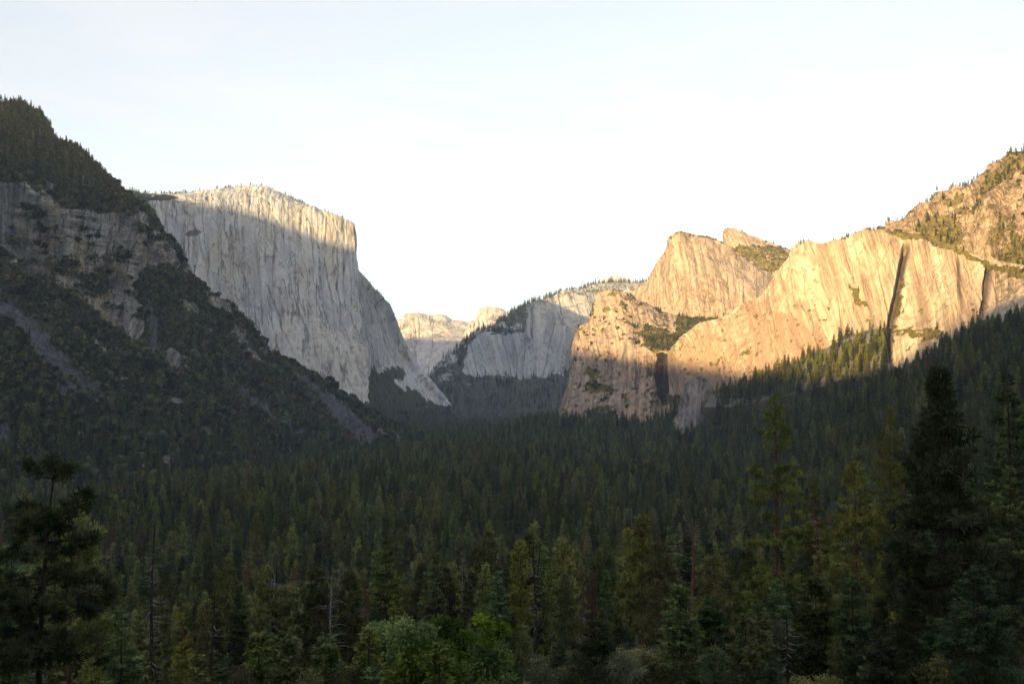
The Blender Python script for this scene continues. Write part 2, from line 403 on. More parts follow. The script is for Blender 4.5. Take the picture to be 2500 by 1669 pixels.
# --- 2 the great pale monolith behind it
EC_TOP = [(120, 480, 3600), (324, 463, 3620), (347, 470), (458, 469), (545, 459), (600, 451, 3900), (656, 455), (695, 471), (735, 487), (794, 513), (853, 536), (867, 546, 3880, 'B'),
    (869, 598, 3900), (873, 653, 3960), (893, 677, 4050), (913, 704, 4150), (952, 740, 4300), (968, 780, 4380), (984, 827, 4430), (1012, 882, 4480), (1039, 914, 4520), (1071, 953, 4550), (1102, 990, 4560)]
def ec_masks(px, py, P, n, veg, stain_shade, scree, dry):
    veg *= (px < 900)
    veg = np.maximum(veg, 0.95 * smooth(984, 992, py) * (px > 905))
    a = softpoly(px, py, P, [(905, 898), (925, 905), (955, 900), (975, 915), (960, 925), (985, 945), (1010, 950), (1030, 975), (1075, 990), (1120, 1030), (900, 1030)], 9, 60)
    b = softpoly(px, py, P, [(945, 900), (965, 895), (990, 905), (985, 925), (960, 930)], 7, 50)
    veg = np.maximum(veg, np.maximum(a, b) * 0.95)
    veg = np.maximum(veg, 0.9 * softpoly(px, py, P, [(120, 462), (330, 462), (420, 476), (440, 480), (350, 492), (300, 500), (120, 500)], 4, 40))
    dark = softpoly(px, py, P, [(869, 640), (893, 660), (960, 735), (1000, 830), (1000, 880), (960, 890), (900, 905), (893, 830), (878, 740)], 7, 120)  # dark diorite, also painting in the side face's weaker skylight
    stain_shade = dark * (0.14 + 0.22 * smooth(-0.2, 0.3, fbm(P / np.array([60, 60, 420]), 4, 62)))
    stain_shade = np.maximum(stain_shade, 0.75 * softpoly(px, py, P, [(455, 572), (475, 558), (500, 562), (482, 572), (462, 578)], 4, 25))
    stain_shade = np.maximum(stain_shade, 0.20 * smooth(-0.25, 0.25, fbm(P / np.array([150, 150, 260]), 4, 64)) * softpoly(px, py, P, [(400, 500), (560, 505), (720, 545), (740, 690), (640, 780), (520, 720), (430, 600)], 22, 150))
    stain_shade = np.maximum(stain_shade, 0.45 * smooth(0.30, 0.5, fbm(np.stack([px / 9, py / 70, 0 * px], -1), 3, 65)) * (px < 900))
    dry = 0.8 * smooth(-0.2, 0.2, fbm(P / np.array([70, 70, 240]), 4, 66)) * softpoly(px, py, P, [(690, 770), (740, 760), (800, 800), (860, 780), (885, 860), (930, 990), (860, 980), (760, 900), (640, 880), (600, 830)], 14, 120)
    return veg, stain_shade, scree, dry
def ec_carve(px, py, P):
    f = fbm(P / np.array([240, 240, 900]), 3, 61)
    return 10 * f + 9 * smooth(0.5, 0.75, fbm(P / np.array([55, 55, 420]), 3, 67, ridged=True, rot=False))
ELCAP = landform('cliff', M_ELCAP, [EC_TOP,
    [(120, 500, 3400), (347, 482, 3450), (460, 489, 3520), (545, 502, 3600), (620, 512, 3680), (690, 505, 3745), (760, 515, 3795), (820, 534, 3835), (864, 556, 3860, 'B'),
     (868, 602, 3885), (874, 662, 3940), (885, 700, 4030), (905, 740, 4130), (940, 775, 4270), (958, 815, 4350), (975, 855, 4400), (1000, 900, 4450), (1030, 935, 4490), (1065, 967, 4520), (1097, 991, 4540)],
    [(120, 700, 3310), (500, 700, 3480), (700, 700, 3650), (877, 720, 3842, 'B'), (900, 760, 3960), (930, 800, 4090), (950, 850, 4200), (985, 900, 4320), (1025, 945, 4400), (1060, 974, 4460), (1092, 992, 4500)],
    [(120, 900, 3260), (500, 880, 3420), (700, 880, 3590), (901, 880, 3795, 'B'), (920, 905, 3880), (950, 920, 3950), (985, 940, 4050), (1020, 962, 4180), (1055, 980, 4300), (1088, 993, 4450)],
    [(120, 1010, 3150), (500, 1000, 3340), (700, 1000, 3510), (924, 992, 3750, 'B'), (945, 998, 3780), (970, 1002, 3850), (1000, 1003, 3950), (1030, 1003, 4100), (1060, 1003, 4250), (1090, 1003, 4400)]],
    760, [40, 170, 130, 90], [(300, 10), (900, -60), (2200, -900)],
    [('fbm', 16, 260, 260, 600, 4, 21), ('rib', 4, 110, 110, 900, 4, 23), ('ribp', 5, 120, 120, 90, 4, 25), ('rib', 1.8, 20, 20, 420, 3, 26), ('fbm', 2.2, 26, 26, 60, 4, 29)],
    'huge pale granite cliff with a sheer prow and sunlit brow', 'cliff', order=['B'], wts=[560, 200], masks=ec_masks, slopeveg=(0.55, 0.8, 0.55, 50), carve=ec_carve)

# --- 3 far peaks
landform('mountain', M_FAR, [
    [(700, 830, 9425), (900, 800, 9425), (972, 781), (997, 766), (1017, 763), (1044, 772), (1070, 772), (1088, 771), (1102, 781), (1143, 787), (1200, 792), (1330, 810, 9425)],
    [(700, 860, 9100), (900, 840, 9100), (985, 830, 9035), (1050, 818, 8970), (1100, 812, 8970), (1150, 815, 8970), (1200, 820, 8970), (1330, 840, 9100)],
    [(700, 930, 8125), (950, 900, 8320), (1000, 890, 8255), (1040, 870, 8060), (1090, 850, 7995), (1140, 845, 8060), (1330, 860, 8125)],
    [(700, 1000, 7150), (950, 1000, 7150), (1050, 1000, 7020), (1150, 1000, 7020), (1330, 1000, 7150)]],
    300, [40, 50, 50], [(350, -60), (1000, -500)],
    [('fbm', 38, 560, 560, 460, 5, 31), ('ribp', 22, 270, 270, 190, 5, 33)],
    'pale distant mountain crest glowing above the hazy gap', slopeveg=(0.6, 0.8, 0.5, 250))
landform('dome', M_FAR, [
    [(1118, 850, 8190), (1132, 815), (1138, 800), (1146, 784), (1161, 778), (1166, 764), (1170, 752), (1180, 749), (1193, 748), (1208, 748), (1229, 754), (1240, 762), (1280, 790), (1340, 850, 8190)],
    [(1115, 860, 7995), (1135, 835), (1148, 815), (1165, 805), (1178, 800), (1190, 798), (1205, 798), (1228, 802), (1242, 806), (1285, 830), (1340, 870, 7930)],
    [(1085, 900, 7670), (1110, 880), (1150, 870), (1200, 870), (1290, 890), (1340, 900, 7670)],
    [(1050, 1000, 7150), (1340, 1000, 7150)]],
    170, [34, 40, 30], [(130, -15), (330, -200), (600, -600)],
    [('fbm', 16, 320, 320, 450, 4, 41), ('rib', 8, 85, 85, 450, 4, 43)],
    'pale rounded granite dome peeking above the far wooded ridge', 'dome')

# --- 4 wooded ridge with a rock spire in the middle distance
def mid_masks(px, py, P, n, veg, stain_shade, scree, dry):
    base = (0.35 + 0.65 * smooth(-0.35, 0.15, fbm(P / np.array([120, 120, 70]), 4, 58))) * softpoly(px, py, P, [(1030, 930), (1090, 870), (1240, 755), (1290, 735), (1285, 800), (1240, 830), (1190, 800), (1150, 850), (1120, 900), (1150, 905), (1210, 920), (1290, 935), (1330, 910), (1380, 900), (1420, 900), (1440, 1050), (1000, 1050)], 14, 110)
    topv = softpoly(px, py, P, [(1240, 768), (1317, 722), (1443, 690), (1600, 676), (1800, 690), (1800, 740), (1560, 735), (1480, 720), (1400, 722), (1320, 742), (1280, 765)], 10, 90)
    veg = np.maximum.reduce([veg, base * 0.9, topv * 0.42, smooth(925, 945, py) * 0.92 * (px < 1440)])
    return veg, stain_shade, scree, dry
MID_TOP = [(1020, 975, 5200), (1040, 937, 5250), (1053, 919), (1088, 881), (1105, 863), (1129, 837), (1164, 813), (1205, 790), (1240, 766), (1281, 738), (1317, 728), (1358, 714), (1422, 703), (1443, 694), (1475, 688),
    (1500, 690, 6300), (1539, 689), (1579, 685), (1650, 690), (1800, 700, 6000)]
MID = landform('ridge', M_MID, [MID_TOP,
    [(1015, 985, 5100), (1060, 940, 5100), (1120, 890, 5200), (1200, 840, 5400), (1290, 790, 5700), (1380, 760, 5900), (1500, 740, 6000), (1800, 740, 5800)],
    [(1015, 992, 5000), (1080, 960, 4950), (1150, 930, 5000), (1230, 890, 5200), (1310, 870, 5350), (1400, 860, 5500), (1500, 860, 5500), (1800, 860, 5400)],
    [(1010, 1002, 4800), (1100, 1002, 4600), (1200, 1002, 4600), (1300, 1002, 4600), (1400, 1002, 4600), (1500, 1002, 4600), (1800, 1002, 4700)]],
    460, [50, 60, 60], [(300, -60), (1000, -600)],
    [('fbm', 35, 420, 420, 420, 5, 51), ('rib', 22, 130, 130, 330, 4, 53), ('fbm', 7, 40, 40, 40, 3, 57)],
    'hazy wooded ridge closing the valley behind the pale cliff', 'ridge', masks=mid_masks, slopeveg=(0.62, 0.8, 0.8, 150))
landform('rock_spire', M_MID, [
    [(1278, 860, 5450), (1284, 800, 5400), (1288, 765, 5350), (1292, 742, 5330), (1300, 738, 5320), (1308, 741), (1318, 747), (1330, 752), (1345, 756), (1358, 770), (1372, 782), (1386, 792), (1398, 815), (1412, 850), (1425, 900, 5600)],
    [(1262, 900, 5330), (1278, 840, 5280), (1292, 810, 5240), (1308, 805, 5220), (1335, 815, 5240), (1360, 830, 5270), (1385, 850, 5300), (1425, 920, 5450)],
    [(1225, 940, 5080), (1270, 920, 5050), (1310, 910, 5050), (1350, 915, 5080), (1385, 925, 5120), (1425, 950, 5250)],
    [(1200, 1002, 4800), (1300, 1002, 4700), (1425, 1002, 4900)]],
    190, [60, 60, 40], [(60, -40), (250, -350)],
    [('fbm', 22, 160, 160, 300, 4, 61), ('rib', 20, 60, 60, 420, 4, 63), ('fbm', 8, 35, 35, 35, 3, 66)],
    'grey rock spire wall standing out before the hazy ridge', 'cliff', slopeveg=(0.5, 0.75, 0.9, 90))
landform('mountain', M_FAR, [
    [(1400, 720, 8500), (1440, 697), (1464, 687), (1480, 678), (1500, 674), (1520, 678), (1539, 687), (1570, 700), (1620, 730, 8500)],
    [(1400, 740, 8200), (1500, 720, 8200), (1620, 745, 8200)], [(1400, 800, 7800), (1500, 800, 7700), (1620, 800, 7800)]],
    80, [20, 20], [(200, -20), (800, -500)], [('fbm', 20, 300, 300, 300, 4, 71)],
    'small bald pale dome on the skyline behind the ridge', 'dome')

# --- 5 sunlit rocks on the right
def r1_masks(px, py, P, n, veg, stain_shade, scree, dry):
    bowl = softpoly(px, py, P, [(1562, 800), (1580, 790), (1640, 810), (1645, 785), (1680, 745), (1700, 742), (1760, 770), (1800, 760), (1700, 800), (1665, 820), (1630, 850), (1600, 856), (1575, 840)], 10, 40)
    speck = 0.7 * smooth(0.36, 0.46, fbm(P / 13, 3, 90))
    lower = softpoly(px, py, P, [(1420, 885), (1450, 880), (1470, 900), (1480, 930), (1540, 965), (1545, 990), (1500, 985), (1470, 960), (1440, 965), (1410, 930)], 16, 40) * smooth(-0.15, 0.1, fbm(P / 28, 3, 88))
    foot = softpoly(px, py, P, [(1440, 1005), (1480, 990), (1510, 1015), (1530, 1060), (1440, 1060)], 8, 40)
    upper = smooth(0.0, 0.35, fbm(P / np.array([26, 26, 18]), 4, 83)) * softpoly(px, py, P, [(1440, 700), (1540, 705), (1640, 760), (1600, 850), (1540, 830), (1480, 800), (1420, 820), (1400, 800)], 14, 60)
    veg = np.maximum.reduce([veg * 0.55, bowl * 0.92, lower * 0.8, foot * 0.95, upper * 0.62, speck])
    wet = softpoly(px, py, P, [(1603, 858), (1610, 855), (1622, 858), (1634, 860), (1631, 910), (1630, 950), (1622, 985), (1610, 990), (1603, 960), (1598, 920)], 5, 40)
    wet2 = softpoly(px, py, P, [(1580, 890), (1600, 880), (1606, 990), (1585, 1000), (1572, 950)], 8, 20) * smooth(-0.1, 0.25, fbm(P / np.array([9, 9, 40]), 3, 89)) * 0.8
    wet3 = softpoly(px, py, P, [(1634, 915), (1660, 910), (1655, 940), (1640, 975), (1630, 990)], 6, 30) * 0.75
    streak = softpoly(px, py, P, [(1548, 875), (1554, 872), (1556, 960), (1550, 965)], 3, 30) * 0.6
    stain_shade = np.maximum.reduce([wet * 0.93, wet2, wet3, streak])
    return veg, stain_shade, scree, dry
def r1_carve(px, py, P):
    a = np.exp(-((px - 1617) / 17.0) ** 2) * smooth(845, 880, py) * smooth(1040, 990, py)
    return 45 * a
R1 = landform('cliff', M_PINK, [
    [(1412, 830, 3700), (1408, 806, 3250), (1412, 797, 3080), (1439, 777, 3090), (1446, 745, 3110), (1461, 709, 3130), (1493, 706, 3110), (1529, 713), (1571, 734, 3110), (1614, 756, 3160), (1661, 770, 3170), (1760, 774, 3170), (1850, 732, 3170)],
    [(1405, 860, 3700), (1397, 850, 3150), (1405, 838, 3010), (1440, 820, 3000), (1480, 800, 3010), (1530, 790, 3010), (1580, 805, 3020), (1614, 815, 3010), (1660, 815, 3020), (1760, 815, 3020), (1850, 800, 3020)],
    [(1400, 880, 3700), (1393, 870, 3100), (1398, 868, 2970), (1440, 858, 2930), (1490, 855, 2910), (1540, 858, 2890), (1600, 857, 2880), (1630, 855, 2870), (1680, 855, 2880), (1760, 855, 2900), (1850, 855, 2900)],
    [(1385, 950, 3650), (1380, 945, 3050), (1385, 945, 2930), (1430, 945, 2880), (1490, 940, 2860), (1550, 940, 2840), (1605, 935, 2830), (1635, 935, 2815), (1680, 930, 2830), (1760, 930, 2850), (1850, 930, 2850)],
    [(1365, 1010, 3600), (1362, 1008, 3000), (1372, 1012, 2880), (1420, 1035, 2800), (1490, 1050, 2760), (1550, 1050, 2720), (1610, 1015, 2740), (1640, 1005, 2720), (1680, 1000, 2760), (1760, 1000, 2800), (1850, 1000, 2800)]],
    420, [90, 70, 80, 80], [(60, -30), (300, -260)],
    [('fbm', 14, 170, 170, 260, 4, 81), ('rib', 5, 50, 50, 240, 4, 84), ('ribp', 7, 70, 70, 60, 4, 87), ('rib', 2, 16, 16, 160, 3, 85), ('fbm', 4, 24, 24, 22, 4, 86)],
    'pinkish sunlit buttress split by a dark wet waterfall streak', 'cliff', masks=r1_masks, slopeveg=(0.6, 0.8, 0.7, 40), carve=r1_carve)
R2 = landform('cliff', M_PINK, [
    [(1500, 790, 3800), (1525, 735, 3640), (1552, 704, 3560), (1580, 686, 3520), (1600, 638, 3460), (1618, 616), (1624, 600), (1629, 577, 3420), (1645, 566), (1661, 561, 3400), (1693, 566), (1729, 577), (1764, 589), (1800, 612), (1860, 650), (1930, 690, 3500)],
    [(1495, 810, 3700), (1520, 760, 3540), (1552, 735, 3450), (1586, 715, 3410), (1608, 690, 3380), (1640, 660, 3340), (1680, 645, 3330), (1720, 645, 3340), (1770, 660, 3350), (1830, 690, 3360), (1930, 720, 3400)],
    [(1490, 830, 3600), (1515, 800, 3400), (1550, 785, 3300), (1580, 780, 3270), (1614, 780, 3260), (1680, 790, 3230), (1760, 790, 3230), (1850, 770, 3230), (1930, 770, 3250)]],
    300, [110, 100], [(80, -20), (300, -300)],
    [('fbm', 20, 150, 150, 260, 4, 101), ('rib', 4, 60, 60, 420, 4, 103), ('ribp', 8, 90, 90, 80, 4, 107), ('rib', 1.6, 18, 18, 160, 3, 105), ('fbm', 3.5, 26, 26, 26, 4, 106)],
    'rounded sunlit granite peak rising behind the pinkish buttress', 'peak', slopeveg=(0.55, 0.8, 0.62, 45))
def r3_masks(px, py, P, n, veg, stain_shade, scree, dry):
    v = softpoly(px, py, P, [(1782, 605), (1800, 592), (1850, 590), (1925, 608), (1925, 640), (1880, 668), (1840, 660), (1800, 640), (1780, 625)], 8, 50)
    return np.maximum(veg * 0.6, v * (0.55 + 0.35 * smooth(-0.2, 0.2, fbm(P / 25, 3, 111)))), stain_shade, scree, dry
R3 = landform('cliff', M_PINK, [
    [(1762, 640, 3750), (1764, 600, 3720), (1765, 570, 3700), (1767, 556, 3680), (1780, 555), (1793, 557), (1829, 570), (1879, 589), (1929, 609, 3600), (2000, 630, 3600)],
    [(1755, 660, 3680), (1762, 640, 3650), (1775, 620, 3600), (1810, 612, 3570), (1870, 620, 3540), (1929, 640, 3500), (2000, 660, 3500)],
    [(1740, 740, 3520), (1800, 720, 3470), (1900, 710, 3430), (2000, 720, 3430)]],
    200, [60, 60], [(100, -20), (400, -300)],
    [('fbm', 14, 120, 120, 160, 4, 121), ('ribp', 9, 60, 60, 50, 4, 123), ('fbm', 6, 26, 26, 20, 4, 126)],
    'blocky sunlit peak with a vertical notch and shrubby shoulder', 'peak', masks=r3_masks, slopeveg=(0.6, 0.8, 0.6, 45))

def gx(py): return np.interp(py, [585, 640, 700, 780, 870], [2214, 2203, 2190, 2172, 2160])
def gx2(py): return np.interp(py, [630, 700, 760], [2418, 2406, 2396])
def r4_carve(px, py, P):
    w = 9 + 2.5 * fbm(P / 40, 2, 130)
    a = np.exp(-((px - gx(py)) / w) ** 4) * smooth(578, 615, py)
    b = np.exp(-((px - gx2(py)) / 8) ** 4) * smooth(632, 655, py) * smooth(800, 750, py)
    c = np.exp(-((px - np.interp(py, [620, 850], [2338, 2342])) / 2.5) ** 2) * smooth(620, 640, py) * smooth(800, 740, py)
    d = np.exp(-((px - np.interp(py, [660, 850], [2060, 2050])) / 2.0) ** 2) * smooth(740, 760, py) * smooth(860, 820, py)
    e = sum(np.exp(-((px - x0) / 3.0) ** 2) for x0 in (2432, 2446, 2462, 2480)) * smooth(640, 660, py) * smooth(760, 720, py)
    return 48 * a + 40 * b + 12 * c + 10 * d + 16 * e
def r4_masks(px, py, P, n, veg, stain_shade, scree, dry):
    ledge = softpoly(px, py, P, [(2062, 690), (2080, 700), (2105, 725), (2120, 745), (2105, 750), (2080, 722)], 7, 22) * 0.8
    foot = softpoly(px, py, P, [(2160, 795), (2200, 800), (2260, 795), (2300, 812), (2260, 830), (2200, 812)], 9, 22) * 0.6
    bench = softpoly(px, py, P, [(2140, 558), (2260, 570), (2340, 605), (2400, 635), (2520, 650), (2520, 690), (2440, 660), (2400, 645), (2320, 615), (2250, 585), (2180, 572)], 7, 30) * 0.85
    g = np.exp(-((px - gx(py) - 9) / 7) ** 2) * smooth(640, 700, py) * smooth(-0.1, 0.25, fbm(P / 18, 3, 133)) * 0.9
    dots = smooth(0.42, 0.5, fbm(P / 13, 3, 137)) * smooth(700, 760, py) * 0.7
    veg = np.maximum.reduce([veg * 0.5, ledge, foot, bench, g, dots])
    veg = np.maximum(veg, 0.95 * smooth(938, 962, py + 0.12 * (px - 1750)) * (px < 2120))
    # long dark water streaks down the face
    s = smooth(0.25, 0.55, fbm(P / np.array([16, 16, 600]), 3, 139)) * smooth(0.0, 0.3, fbm(P / np.array([140, 140, 500]), 2, 140))
    stain_shade = s * 0.22
    cleft_shade = np.exp(-((px - gx(py) - 1) / 8.0) ** 4) * smooth(580, 620, py) + np.exp(-((px - gx2(py)) / 8) ** 4) * smooth(632, 655, py) * smooth(800, 750, py)  # shadow inside both clefts, painted into the rock colour
    stain_shade = np.maximum(stain_shade, cleft_shade * 0.8)
    dry = 0.85 * softpoly(px, py, P, [(1630, 870), (1700, 800), (1760, 785), (1830, 745), (1870, 735), (1940, 770), (2010, 830), (2035, 870), (2000, 900), (1900, 960), (1640, 1000)], 9, 90)
    stain_shade = np.maximum(stain_shade, 0.55 * np.exp(-((px - np.interp(py, [620, 780], [2339, 2345])) / 4.0) ** 2) * smooth(620, 650, py) * smooth(800, 740, py))
    stain_shade = np.maximum(stain_shade, 0.55 * softpoly(px, py, P, [(2425, 650), (2500, 640), (2500, 720), (2440, 740), (2420, 700)], 8, 25) * smooth(-0.1, 0.3, fbm(P / np.array([8, 8, 90]), 3, 141)))
    return veg, stain_shade, scree, dry
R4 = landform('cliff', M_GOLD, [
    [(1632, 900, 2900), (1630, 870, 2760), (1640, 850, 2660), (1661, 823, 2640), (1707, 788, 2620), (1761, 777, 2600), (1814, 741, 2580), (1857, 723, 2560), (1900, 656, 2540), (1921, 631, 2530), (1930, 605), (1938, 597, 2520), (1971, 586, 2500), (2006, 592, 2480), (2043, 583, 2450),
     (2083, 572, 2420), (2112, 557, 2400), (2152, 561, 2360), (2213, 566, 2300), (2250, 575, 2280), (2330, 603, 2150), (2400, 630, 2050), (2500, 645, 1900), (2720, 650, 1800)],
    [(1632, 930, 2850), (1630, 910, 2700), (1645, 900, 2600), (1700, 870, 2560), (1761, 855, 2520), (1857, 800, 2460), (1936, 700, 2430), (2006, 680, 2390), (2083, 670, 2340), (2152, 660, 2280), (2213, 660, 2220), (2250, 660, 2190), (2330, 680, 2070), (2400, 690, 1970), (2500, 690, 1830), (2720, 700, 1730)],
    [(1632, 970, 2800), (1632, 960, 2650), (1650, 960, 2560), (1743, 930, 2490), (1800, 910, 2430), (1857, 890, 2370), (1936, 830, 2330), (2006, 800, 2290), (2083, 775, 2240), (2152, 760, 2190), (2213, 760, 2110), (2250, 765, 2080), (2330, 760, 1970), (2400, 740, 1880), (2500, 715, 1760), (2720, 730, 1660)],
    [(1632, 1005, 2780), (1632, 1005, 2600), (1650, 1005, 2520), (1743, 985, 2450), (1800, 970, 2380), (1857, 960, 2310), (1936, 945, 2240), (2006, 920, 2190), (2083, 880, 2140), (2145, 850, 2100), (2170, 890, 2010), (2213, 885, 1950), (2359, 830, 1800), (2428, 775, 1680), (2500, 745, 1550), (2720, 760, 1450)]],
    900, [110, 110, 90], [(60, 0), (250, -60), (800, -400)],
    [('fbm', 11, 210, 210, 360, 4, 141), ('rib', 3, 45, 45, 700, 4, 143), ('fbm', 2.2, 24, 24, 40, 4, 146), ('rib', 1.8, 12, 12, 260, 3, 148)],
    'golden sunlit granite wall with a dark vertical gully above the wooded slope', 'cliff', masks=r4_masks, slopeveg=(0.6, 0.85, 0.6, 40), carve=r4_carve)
def r5_masks(px, py, P, n, veg, stain_shade, scree, dry):
    a = softpoly(px, py, P, [(2395, 420), (2470, 365), (2600, 330), (2600, 420), (2480, 430), (2440, 470), (2400, 480), (2380, 450)], 12, 50) * 0.62
    b = softpoly(px, py, P, [(2240, 545), (2310, 520), (2340, 545), (2350, 605), (2320, 605), (2280, 580), (2240, 565)], 9, 40) * 0.75
    c = softpoly(px, py, P, [(2420, 620), (2470, 560), (2520, 600), (2520, 680), (2450, 660)], 12, 40) * 0.75
    r = smooth(0.05, 0.35, fbm(P / np.array([40, 40, 25]), 4, 155)) * 0.62
    return np.maximum.reduce([veg * 0.6, a, b, c, r]), stain_shade, scree, dry
R5 = landform('hillside', M_CRAG, [
    [(2090, 600, 2480), (2152, 562, 2440), (2199, 537), (2217, 515), (2250, 489), (2268, 489), (2283, 467), (2315, 464, 2330), (2373, 446), (2395, 420), (2417, 398), (2435, 388), (2468, 373), (2500, 362, 2150), (2600, 310), (2800, 260), (3000, 240, 1950)],
    [(2090, 606, 2460), (2152, 575, 2410), (2217, 550, 2350), (2283, 525, 2280), (2373, 515, 2200), (2435, 500, 2120), (2500, 490, 2040), (2700, 450, 1950), (3000, 420, 1850)],
    [(2090, 620, 2440), (2152, 590, 2380), (2217, 595, 2300), (2283, 600, 2220), (2373, 630, 2110), (2435, 650, 2030), (2500, 665, 1930), (2700, 670, 1830), (3000, 680, 1740)]],
    380, [90, 90], [(150, 0), (500, -100)],
    [('fbm', 22, 160, 160, 200, 4, 151), ('ribp', 14, 80, 80, 60, 4, 153), ('step', 9, 60, 60, 30, 3, 154), ('fbm', 6, 20, 20, 16, 4, 156)],
    'craggy sunlit upper slope dotted with trees and ledges', 'hillside', masks=r5_masks, slopeveg=(0.5, 0.8, 0.6, 40))
M_BROWN = rock_mat('brown_grey_rock', (0.27, 0.245, 0.225), (0.13, 0.115, 0.105), (0.24, 0.20, 0.17), VG1, VG2, 0.7, 1.4, 1.2, 0.5, mode=1)
landform('rock_outcrop', M_BROWN, [
    [(1655, 1010, 2480), (1664, 965, 2470), (1676, 938, 2460), (1692, 922), (1712, 918), (1730, 930), (1742, 950), (1752, 985, 2480)],
    [(1650, 1020, 2430), (1680, 970, 2410), (1712, 955, 2410), (1740, 985, 2420), (1754, 1000, 2440)],
    [(1640, 1040, 2380), (1700, 1040, 2340), (1755, 1030, 2370)]],
    90, [24, 24], [(20, -6), (80, -90)], [('fbm', 8, 50, 50, 50, 4, 161), ('fbm', 3, 14, 14, 14, 3, 163)],
    'small grey rock outcrop beside the waterfall streak', 'rock outcrop')
SCREE = landform('talus_slope', M_HILL, [
    [(1730, 965, 2400), (1800, 950, 2345), (1860, 925, 2290), (1930, 893, 2255), (2006, 852, 2205), (2083, 818, 2155), (2140, 800, 2125), (2156, 800, 2110), (2172, 850, 2095)],
    [(1730, 978, 2340), (1800, 965, 2285), (1850, 950, 2225), (1930, 922, 2195), (2006, 890, 2145), (2083, 862, 2095), (2145, 848, 2060), (2180, 880, 2035)],
    [(1720, 995, 2280), (1780, 992, 2225), (1830, 985, 2165), (1930, 965, 2115), (2006, 945, 2075), (2083, 918, 2035), (2160, 905, 1980), (2190, 910, 1960)]],
    130, [24, 24], [(60, -50)], [('fbm', 6, 60, 60, 60, 4, 171)],
    'wooded talus slope rising to the mouth of the gully', 'slope', slopeveg=(-0.6, -0.3, 1.0, 30))

# ------------------------------------------------------------------ ground sheet
_cf = [(2900, 200, -112), (2720, 355, -104), (2560, 440, -62), (2330, 615, -14), (2250, 671, -2), (2110, 764, 26), (2020, 792, 38), (1950, 816, 42), (1800, 868, 80), (1680, 860, 116), (1550, 842, 128), (1200, 830, 140), (500, 800, 170), (0, 700, 210)][::-1]
CFY, CFX, CFZ = [np.array(c, float) for c in zip(*_cf)]
def smax(a, b, k):
    h = np.clip(0.5 + 0.5 * (a - b) / k, 0, 1)
    return b + (a - b) * h + k * h * (1 - h)
def ground(x, y):
    x = np.asarray(x, float); y = np.asarray(y, float)
    P = np.stack([x / 130, y / 130, 0 * x], -1)
    floor = -140 + 4 * fbm(P, 3, 201) + 0.002 * np.clip(y - 2500, 0, 3000)
    shoulder = np.where(y < 4, -2.2, -9.5 - 0.235 * np.maximum(y, 0)) + 0.10 * np.clip(x, -150, 400) + 1.4 * fbm(P * 4, 3, 207)
    shoulder = np.where(y < 0, -2.2 - 0.02 * y, shoulder)
    xc = np.interp(y, CFY, CFX); zc = np.interp(y, CFY, CFZ)
    right = zc - 0.56 * (xc - x) + 8 * fbm(P * 1.3, 3, 211)
    right = np.where(y < 2900, np.minimum(right, zc + 40), -400)
    foot = np.array([(120, 2960), (153, 2880), (207, 2800), (288, 2760), (355, 2720), (430, 2600), (470, 2400), (540, 2330)], float)
    d2 = np.min(np.stack([np.hypot(x - a, y - c) for a, c in foot]), 0)
    floor = floor + 58 * np.exp(-(d2 / 150.0) ** 2)
    h = smax(floor, shoulder, 14)
    return smax(h, right, 22)
def _warp(n, lo, hi, c, k):
    t = np.linspace(-1, 1, n); s = np.sinh(k * t) / math.sinh(k)
    return np.where(s < 0, c + s * (c - lo), c + s * (hi - c))
gxs = _warp(380, -8800, 8800, 0, 5.2); gys = _warp(420, -8200, 11400, 260, 4.8)
GX, GY = np.meshgrid(gxs, gys)
GZ = ground(GX, GY)
# level pad where the viewer stands
GV = np.stack([GX, GY, GZ], -1)
og = mesh_obj('ground', GV.reshape(-1, 3), grid_faces(*GX.shape)[:, ::-1], M_GROUND, None, None, True)
tag(og, 'dark valley floor and wooded slopes under the forest', 'ground', None, 'structure')

# ------------------------------------------------------------------ unseen hills added behind the viewer, crest shaped to throw the valley's shadow edge
bt = [(-6600, 560, 7600, -2600), (-5600, 540, 7200, -2200), (-4600, 470, 6670, -1800), (-3750, 770, 2300, -1600), (-3300, 770, 2300, -2400), (-3050, 758, 2300, -2600), (-2931, 737, 2294, -2700), (-2861, 720, 2508, -2700), (-2805, 690, 2645, -2700), (-2740, 648, 2760, -2700), (-2640, 612, 2860, -2700), (-2540, 680, 2860, -2700), (-2450, 830, 2800, -2900), (-2150, 800, 2600, -3300), (-1800, 480, 2600, -4300), (-1600, 170, 2600, -4300),
      (-1471, 156, 2624, -4300), (-1000, 92, 2400, -4300), (-760, 62, 2284, -4300), (-580, 30, 2200, -4300), (-430, 70, 2050, -4300), (-300, 163, 1900, -4300), (-133, 206, 1702, -4300), (300, 300, 1500, -4300), (1500, 350, 1500, -4300)]
us = np.linspace(-6600, 1500, 420)
bu = np.array([b[0] for b in bt]); bz = np.array([b[1] + (b[2] - b[3]) * math.tan(SUN_EL) for b in bt]); by = np.array([b[3] for b in bt])
ry = np.interp(us, bu, by); rz = np.interp(us, bu, bz)
crest = np.stack([us * UH[0] + ry * LH[0], us * UH[1] + ry * LH[1], rz + 7 * fbm(np.stack([us / 60, us * 0, us * 0], -1), 4, 301)], -1)
offs = [(-1800, None), (-900, -0.5), (-300, -0.14), (0, 0.0), (250, -0.2), (700, -0.55), (1300, None)]
hr = []
for o_, f_ in offs:
    r = crest.copy(); r[:, 0] += LH[0] * o_; r[:, 1] += LH[1] * o_
    r[:, 2] = -141 if f_ is None else crest[:, 2] * (1 + f_)
    hr.append(r)
HG = catmull(hr, [14] * 6)
HG[..., 2] = np.maximum(HG[..., 2], -141)
